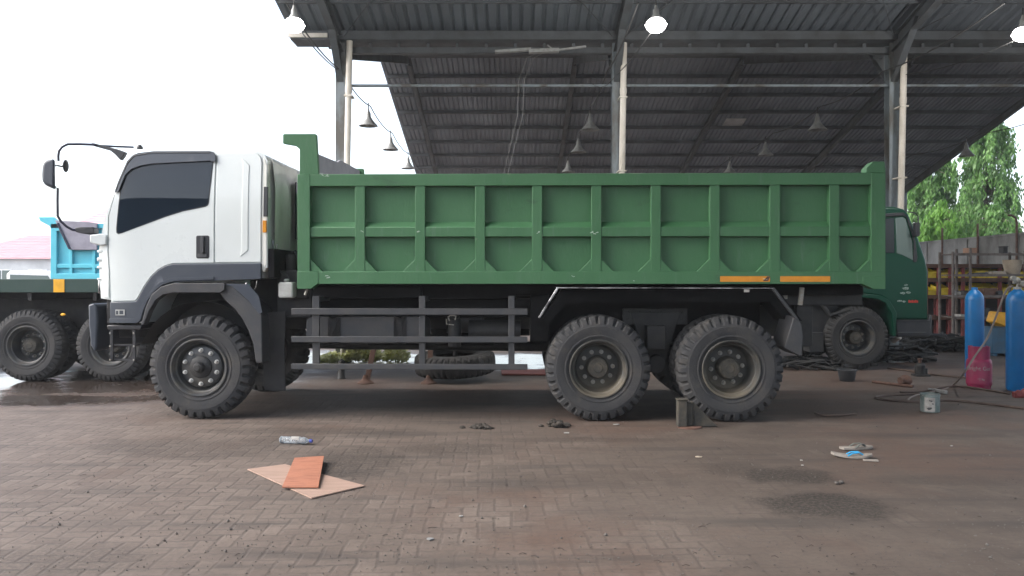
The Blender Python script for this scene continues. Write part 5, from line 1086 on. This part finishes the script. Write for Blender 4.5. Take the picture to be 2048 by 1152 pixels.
# scrap heap behind the jack
def heap(px0, px1, py, name, m_, n, lab, hmax, seed, thick=0.03, spread=0.5):
    random.seed(seed); b = MB(); d = F*H/(py-HY)
    for i in range(n):
        t = random.random(); x = (px0+(px1-px0)*t-1024)*d/F; y = d+random.uniform(-spread, spread); z = hmax*math.sin(math.pi*min(1, max(0, 0.12+0.76*t)))*random.uniform(0.1, 1)
        a = random.uniform(0, math.pi); l = random.uniform(0.15, 0.45); dz = random.uniform(-0.08, 0.08)
        b.tube([(x-l*math.cos(a), y-l*math.sin(a)*.5, max(0.02, z-dz)), (x, y, z+random.uniform(0.0, 0.07)), (x+l*math.cos(a), y+l*math.sin(a)*.5, max(0.02, z+dz))], thick*random.uniform(.4, 1), 6)
    return tag(b.build(name, m_), lab, 'heap', kind='stuff')
heap(1785, 1945, 700, 'scrap_hose_heap', 'chassis', 190, 'tangled dark heap of hoses and scrap in front of the red rack', 0.34, 5)
heap(1772, 1835, 724, 'dark_filler_bars', 'chassis', 45, 'dark pieces added to darken the gap under the green truck bumper', 0.3, 8, 0.04, 0.15)  # heap added to darken the column foot below the bumper
heap(1560, 1700, 735, 'scrap_heap_under_truck', 'chassis', 60, 'dark scrap pieces lying under the green truck', 0.15, 6)

# ------------------------------------------------------------------ behind the truck: leaf heap, mat, small cone
random.seed(11); b = MB(); vs = []; fs = []
for (pxa, pxb, py, hmax, n) in ((640, 690, 728, 0.16, 900), (688, 760, 724, 0.30, 1500), (770, 815, 724, 0.34, 800)):
    d = F*H/(py-HY)
    for i in range(n):
        t = random.random(); x = (pxa+(pxb-pxa)*t-1024)*d/F; y = d+random.uniform(-0.4, 0.4); z = hmax*random.random()*math.sin(math.pi*(0.1+0.8*t))+0.01
        a = Vector((random.gauss(0, 1), random.gauss(0, 1), random.gauss(0, .6))).normalized(); c_ = a.cross(Vector((random.gauss(0, 1), 0.3, random.gauss(0, 1)))).normalized(); s = random.uniform(0.03, 0.07)
        o = len(vs); p = Vector((x, y, z+0.03)); vs += [p-a*s, p+c_*s*.5, p+a*s, p-c_*s*.5]; fs.append((o, o+1, o+2, o+3))
b.add(vs, fs); tag(b.build('leaf_litter', 'leaf3', fixn=False), 'heap of yellow green leaf rubbish behind the trailer legs', 'rubbish', kind='stuff')
p0 = G(1052, 749); b = MB(); b.ngonz([(p0[0]-0.38, p0[1]-0.15), (p0[0]+0.42, p0[1]-0.2), (p0[0]+0.3, p0[1]+0.5), (p0[0]-0.4, p0[1]+0.45)], 0.004, 0.03)
tag(b.build('floor_mat', 'redcloth', None, 0.006), 'dull red mat lying behind the truck left of the rear wheels', 'mat')
p = G(683, 757); b = MB(); b.lathe([(0.07, 0), (0.06, 0.03), (0.045, 0.2), (0.05, 0.26), (0.0001, 0.30)], p, 'z', 14); tag(b.build('short_bollard', 'guard'), 'short grey bollard seen under the side guard left of the trailer leg', 'bollard')

# ------------------------------------------------------------------ wheel chock and drum section
p = G(1379, 855); ck = empty('wheel_stand', p, label='rusty steel wheel chock with round foot before the rear wheel', cat='wheel chock')
sc_ = p[1]/F
b = MB(); b.lathe([(0.0001, 0), (24*sc_, 0), (24*sc_, 0.012), (20*sc_, 0.016), (0.0001, 0.016)], (0,0,0), 'z', 24, False); b.build('foot_plate', 'rust', ck, fixn=False)
b = MB(); b.box(-0.125, -0.035, -0.05, 0.05, 0.017, 55*sc_); b.box(-0.135, -0.02, -0.06, 0.06, 55*sc_+0.001, 58*sc_); b.box(-0.034, 0.03, -0.01, 0.0, 0.017, 50*sc_); b.build('stand_post', 'mud', ck, 0.006)
b = MB(); b.prism([(0.03, 0.006), (0.28, 0.006), (0.275, 0.016), (0.05, 50*sc_), (0.03, 50*sc_)], 0.02, 0.10); b.build('wedge', 'mud', ck, 0.004)
# ------------------------------------------------------------------ plywood, bottle, sandals, scraps
def board(pts, t, z, m_, lab, tilt=None):
    q = [G(*p) for p in pts]; b = MB(); n = 4; zs_ = z if isinstance(z, (list, tuple)) else [z]*4
    vs = [(p[0], p[1], zs_[i]) for i, p in enumerate(q)]+[(p[0], p[1], zs_[i]+t) for i, p in enumerate(q)]
    b.add(vs, [(3,2,1,0),(4,5,6,7)]+[(i, (i+1) % 4, (i+1) % 4+4, i+4) for i in range(4)])
    return tag(b.build('plywood_sheet', m_, None, 0.001), lab, 'plywood')
board(((495,941),(570,931),(730,974),(623,999)), 0.008, 0.004, 'ply1', 'pale plywood piece lying flat under the orange one')
# orange board rests on the pale one, far end propped up
d0 = G(603, 980)[1]
q = [W(565,977,d0-0.02), W(638,977.5,d0-0.02)]; f = [W(650,914,d0+0.46), W(590,916,d0+0.46)]
q = [(a[0], a[1], 0.018) for a in (G(564,981), G(637,981))]
dfar = G(620, 925)[1]; f = [((648-1024)*dfar/F, dfar, 0.045), ((589-1024)*dfar/F, dfar, 0.03)]
b = MB(); vs = q+f; vs = vs+[(v[0], v[1], v[2]+0.009) for v in vs]; b.add(vs, [(3,2,1,0),(4,5,6,7)]+[(i, (i+1) % 4, (i+1) % 4+4, i+4) for i in range(4)])
tag(b.build('plywood_sheet', 'ply2', None, 0.001), 'orange plywood piece lying on top of the pale one', 'plywood')
# plastic bottle on its side
p = G(590, 888); bt = empty('water_bottle', (p[0], p[1], 0.034), R(-12), label='crumpled clear water bottle with blue cap lying on the pavers', cat='bottle')
b = MB(); prof = [(0.0001, -0.145), (0.026, -0.143), (0.033, -0.135)]
for i in range(9): x = -0.125+i*0.022; prof += [(0.0335-0.001*(i % 3), x), (0.029, x+0.011)]
prof += [(0.033, 0.075), (0.030, 0.10), (0.018, 0.125), (0.013, 0.135), (0.013, 0.145)]
b.lathe(prof, (0,0,0), 'x', 22); b.build('bottle_body', 'clear', bt, fixn=False)
b = MB(); b.lathe([(0.0001, 0.168), (0.0155, 0.167), (0.016, 0.145), (0.0001, 0.144)], (0,0,0), 'x', 16); b.build('bottle_cap', 'bluecap', bt, fixn=False)
b = MB(); vs = []
for i in range(13):
    a = R(20)+R(140)*i/12
    for x in (-0.03, 0.05): vs.append((x, 0.0345*math.cos(a), 0.0345*math.sin(a)))
b.add(vs, [(2*i, 2*i+1, 2*i+3, 2*i+2) for i in range(12)]); b.build('bottle_label', 'paper', bt, fixn=False)
# sandals
def sandal(px, py, rz, strap, lab, wob, s=1.0):
    p = G(px, py); r_ = empty('sandal', (p[0], p[1], 0.0), rz, label=lab, cat='sandal', group='pair of cast off sandals')
    outl = [(-0.135, 0.0), (-0.125, 0.03), (-0.07, 0.042), (0.0, 0.036), (0.06, 0.045), (0.11, 0.04), (0.135, 0.01), (0.13, -0.02), (0.09, -0.042), (0.02, -0.04), (-0.06, -0.036), (-0.12, -0.028)]
    b = MB(); b.ngonz([(x*s, y*s) for x, y in outl], 0.004, 0.024)
    b.build('sole', 'sole', r_, 0.003, cuts={'x': [-0.1+0.03*i for i in range(8)]}, deform=lambda v: Vector((v.x, v.y, v.z+wob*(v.x*v.x)*3)))
    b = MB()
    for sg in (-1, 1):
        pts = [(0.075*s, 0.0, 0.024+wob*.02), (0.045*s, sg*0.018, 0.052), (0.0, sg*0.036, 0.045), (-0.03*s, sg*0.041, 0.022)]
        for a, c in zip(pts, pts[1:]): b.bar(a, c, 0.024, 0.007)
    b.build('strap', strap, r_, 0.002); return r_
sandal(1703, 916, R(-14), 'strapblue', 'worn sandal with bright blue strap, nearest of the pair', 0.30, 1.2)
sandal(1712, 899, R(12), 'strapgrey', 'worn grey sandal just behind the blue strapped one', 0.08, 1.15)
b = MB(); p = G(1742, 923); b.bar((p[0]-0.06, p[1]+0.01, 0.01), (p[0]+0.05, p[1]-0.02, 0.012), 0.03, 0.014); tag(b.build('wood_chip', 'sole', None, 0.002), 'small wood chip beside the blue strapped sandal', 'wood chip')
# scraps
for i, (px, py, l, m_, nm, lab) in enumerate(((1232, 850, 0.09, 'paper', 'paper_scrap', 'white paper scrap at the foot of the middle wheel'), (1133, 867, 0.09, 'paper', 'paper_scrap', 'pale paper scrap in front of the dark clump'), (1397, 915, 0.07, 'tan', 'paper_scrap', 'tan paper scrap on the open ground right of centre'), (922, 1034, 0.04, 'paper', 'paper_scrap', 'tiny torn white scrap in the centre foreground'),
        (1603, 922, 0.03, 'paper', 'paper_scrap', 'tiny white scrap left of the blue strapped sandal'), (1605, 932, 0.025, 'paper', 'paper_scrap', 'tiny white scrap below the other by the sandal'), (1903, 893, 0.03, 'paper', 'paper_scrap', 'tiny white scrap at right of the sandals'), (860, 1080, 0.07, 'wirepale', 'paper_scrap', 'thin pale sliver near the bottom centre'))):
    p = G(px, py); random.seed(i); b = MB(); l *= 0.75; pts = [(p[0]+l*0.6*random.uniform(.6, 1)*math.cos(t), p[1]+l*0.45*random.uniform(.5, 1)*math.sin(t)) for t in [math.tau*k/8 for k in range(8)]]
    b.ngonz(pts, 0.004, 0.010); tag(b.build(nm, m_), lab, 'scrap', 'paper scraps on the pavers')
def clump(px, py, w_, h_, lab, seed):
    p = G(px, py); random.seed(seed); b = MB()
    for i in range(26):
        x = random.gauss(0, w_*0.32); y = random.gauss(0, 0.05); r_ = random.uniform(0.012, 0.035); b.ball((x, y, max(0.008, random.uniform(0, h_)*math.exp(-(x/w_)**2*4))), r_, 5, (1.2, 1, 0.7))
    for i in range(8):
        a = random.uniform(0, 6); b.tube([(0.6*w_*math.cos(a)*.5, 0.05*math.sin(a), 0.01), (w_*.3*math.cos(a+.6), 0.06*math.sin(a+.6), h_), (w_*.45*math.cos(a+1.2), 0.05, 0.012)], 0.006, 5)
    o_ = b.build('dirt_clump', 'dirt'); o_.location = p; tag(o_, lab, 'dirt clump', 'oily dirt clumps')
clump(1113, 853, 0.20, 0.07, 'black oily rag like clump in front of the middle wheel', 1); clump(962, 856, 0.16, 0.03, 'low dark dirt clump left of the bigger one', 2)
p = G(1677, 968); b = MB(); random.seed(4)
for i in range(5): b.ball((p[0]+random.uniform(-.03, .03), p[1]+random.uniform(-.02, .02), 0.012), random.uniform(0.008, 0.018), 5, (1.2, 1, .8))
tag(b.build('stone_cluster', 'stone'), 'small pale stone cluster between the sandals and the oil stain', 'stones')
# loose grit and twigs, nobody could count them
random.seed(21); b = MB(); vs = []; fs = []
for i in range(2600):
    py = 790+360*random.random()**0.8; px = random.uniform(-40, 2090); p = G(px, py); s = random.uniform(0.002, 0.0065)*(2.2 if random.random() < 0.03 else 1)
    o = len(vs); c_ = Vector((p[0], p[1], s*0.5)); vs += [c_+Vector((s*random.uniform(.6, 1.3)*dx, s*random.uniform(.6, 1.3)*dy, s*random.uniform(.5, .9)*dz)) for dx, dy, dz in ((1,0,0),(-1,0,0),(0,1,0),(0,-1,0),(0,0,1),(0,0,-1))]
    fs += [(o,o+2,o+4),(o+2,o+1,o+4),(o+1,o+3,o+4),(o+3,o,o+4),(o+2,o,o+5),(o+1,o+2,o+5),(o+3,o+1,o+5),(o,o+3,o+5)]
b.add(vs, fs); tag(b.build('loose_grit', 'stone', fixn=False, ang=10), 'loose grit scattered over the pavers', 'grit', kind='stuff')
b = MB()
for i in range(95):
    p = G(random.uniform(-20, 2060), 860+290*random.random()**0.8); a = random.uniform(0, math.pi); l = random.uniform(0.008, 0.025)
    b.tube([(p[0]-l*math.cos(a), p[1]-l*math.sin(a), 0.004), (p[0], p[1], 0.009), (p[0]+l*math.cos(a+.4), p[1]+l*math.sin(a+.4), 0.004)], 0.0016, 4)
tag(b.build('loose_twigs', 'twig'), 'small dark twigs scattered over the pavers', 'twigs', kind='stuff')

# ------------------------------------------------------------------ building behind the photographer, mirrored in the cab window
ob = empty('opposite_workshop', (-34, -20, 0), label='long low workshop opposite, seen only mirrored in the cab window', cat='building')
b = MB(); b.prism([(0,0),(28,0),(28,6.6),(0,7.2)], 0, 8); b.build('wall', 'bluebox', ob)
b = MB(); b.bar((-0.5,7.5,7.3),(28.5,7.5,6.7),2.2,0.12); b.build('roof', 'steel', ob)
for i in range(6): b = MB(); b.box(2+i*4.4, 4.6+i*4.4, 8.0, 8.05, 1.2, 2.6); b.build('window', 'glass', ob)

# ------------------------------------------------------------------ damp hazy air over the whole yard
hm = bpy.data.materials.new('damp air'); hm.use_nodes = True; t = hm.node_tree; t.nodes.clear()
ho = t.nodes.new('ShaderNodeOutputMaterial'); hv = t.nodes.new('ShaderNodeVolumePrincipled')
hv.inputs['Color'].default_value = (0.92, 0.95, 1, 1); hv.inputs['Density'].default_value = 0.0012; hv.inputs['Anisotropy'].default_value = 0.2
t.links.new(hv.outputs[0], ho.inputs['Volume'])
b = MB(); b.box(-165, 165, -65, 235, -1.0, 13.0); tag(b.build('haze', hm), kind='stuff')
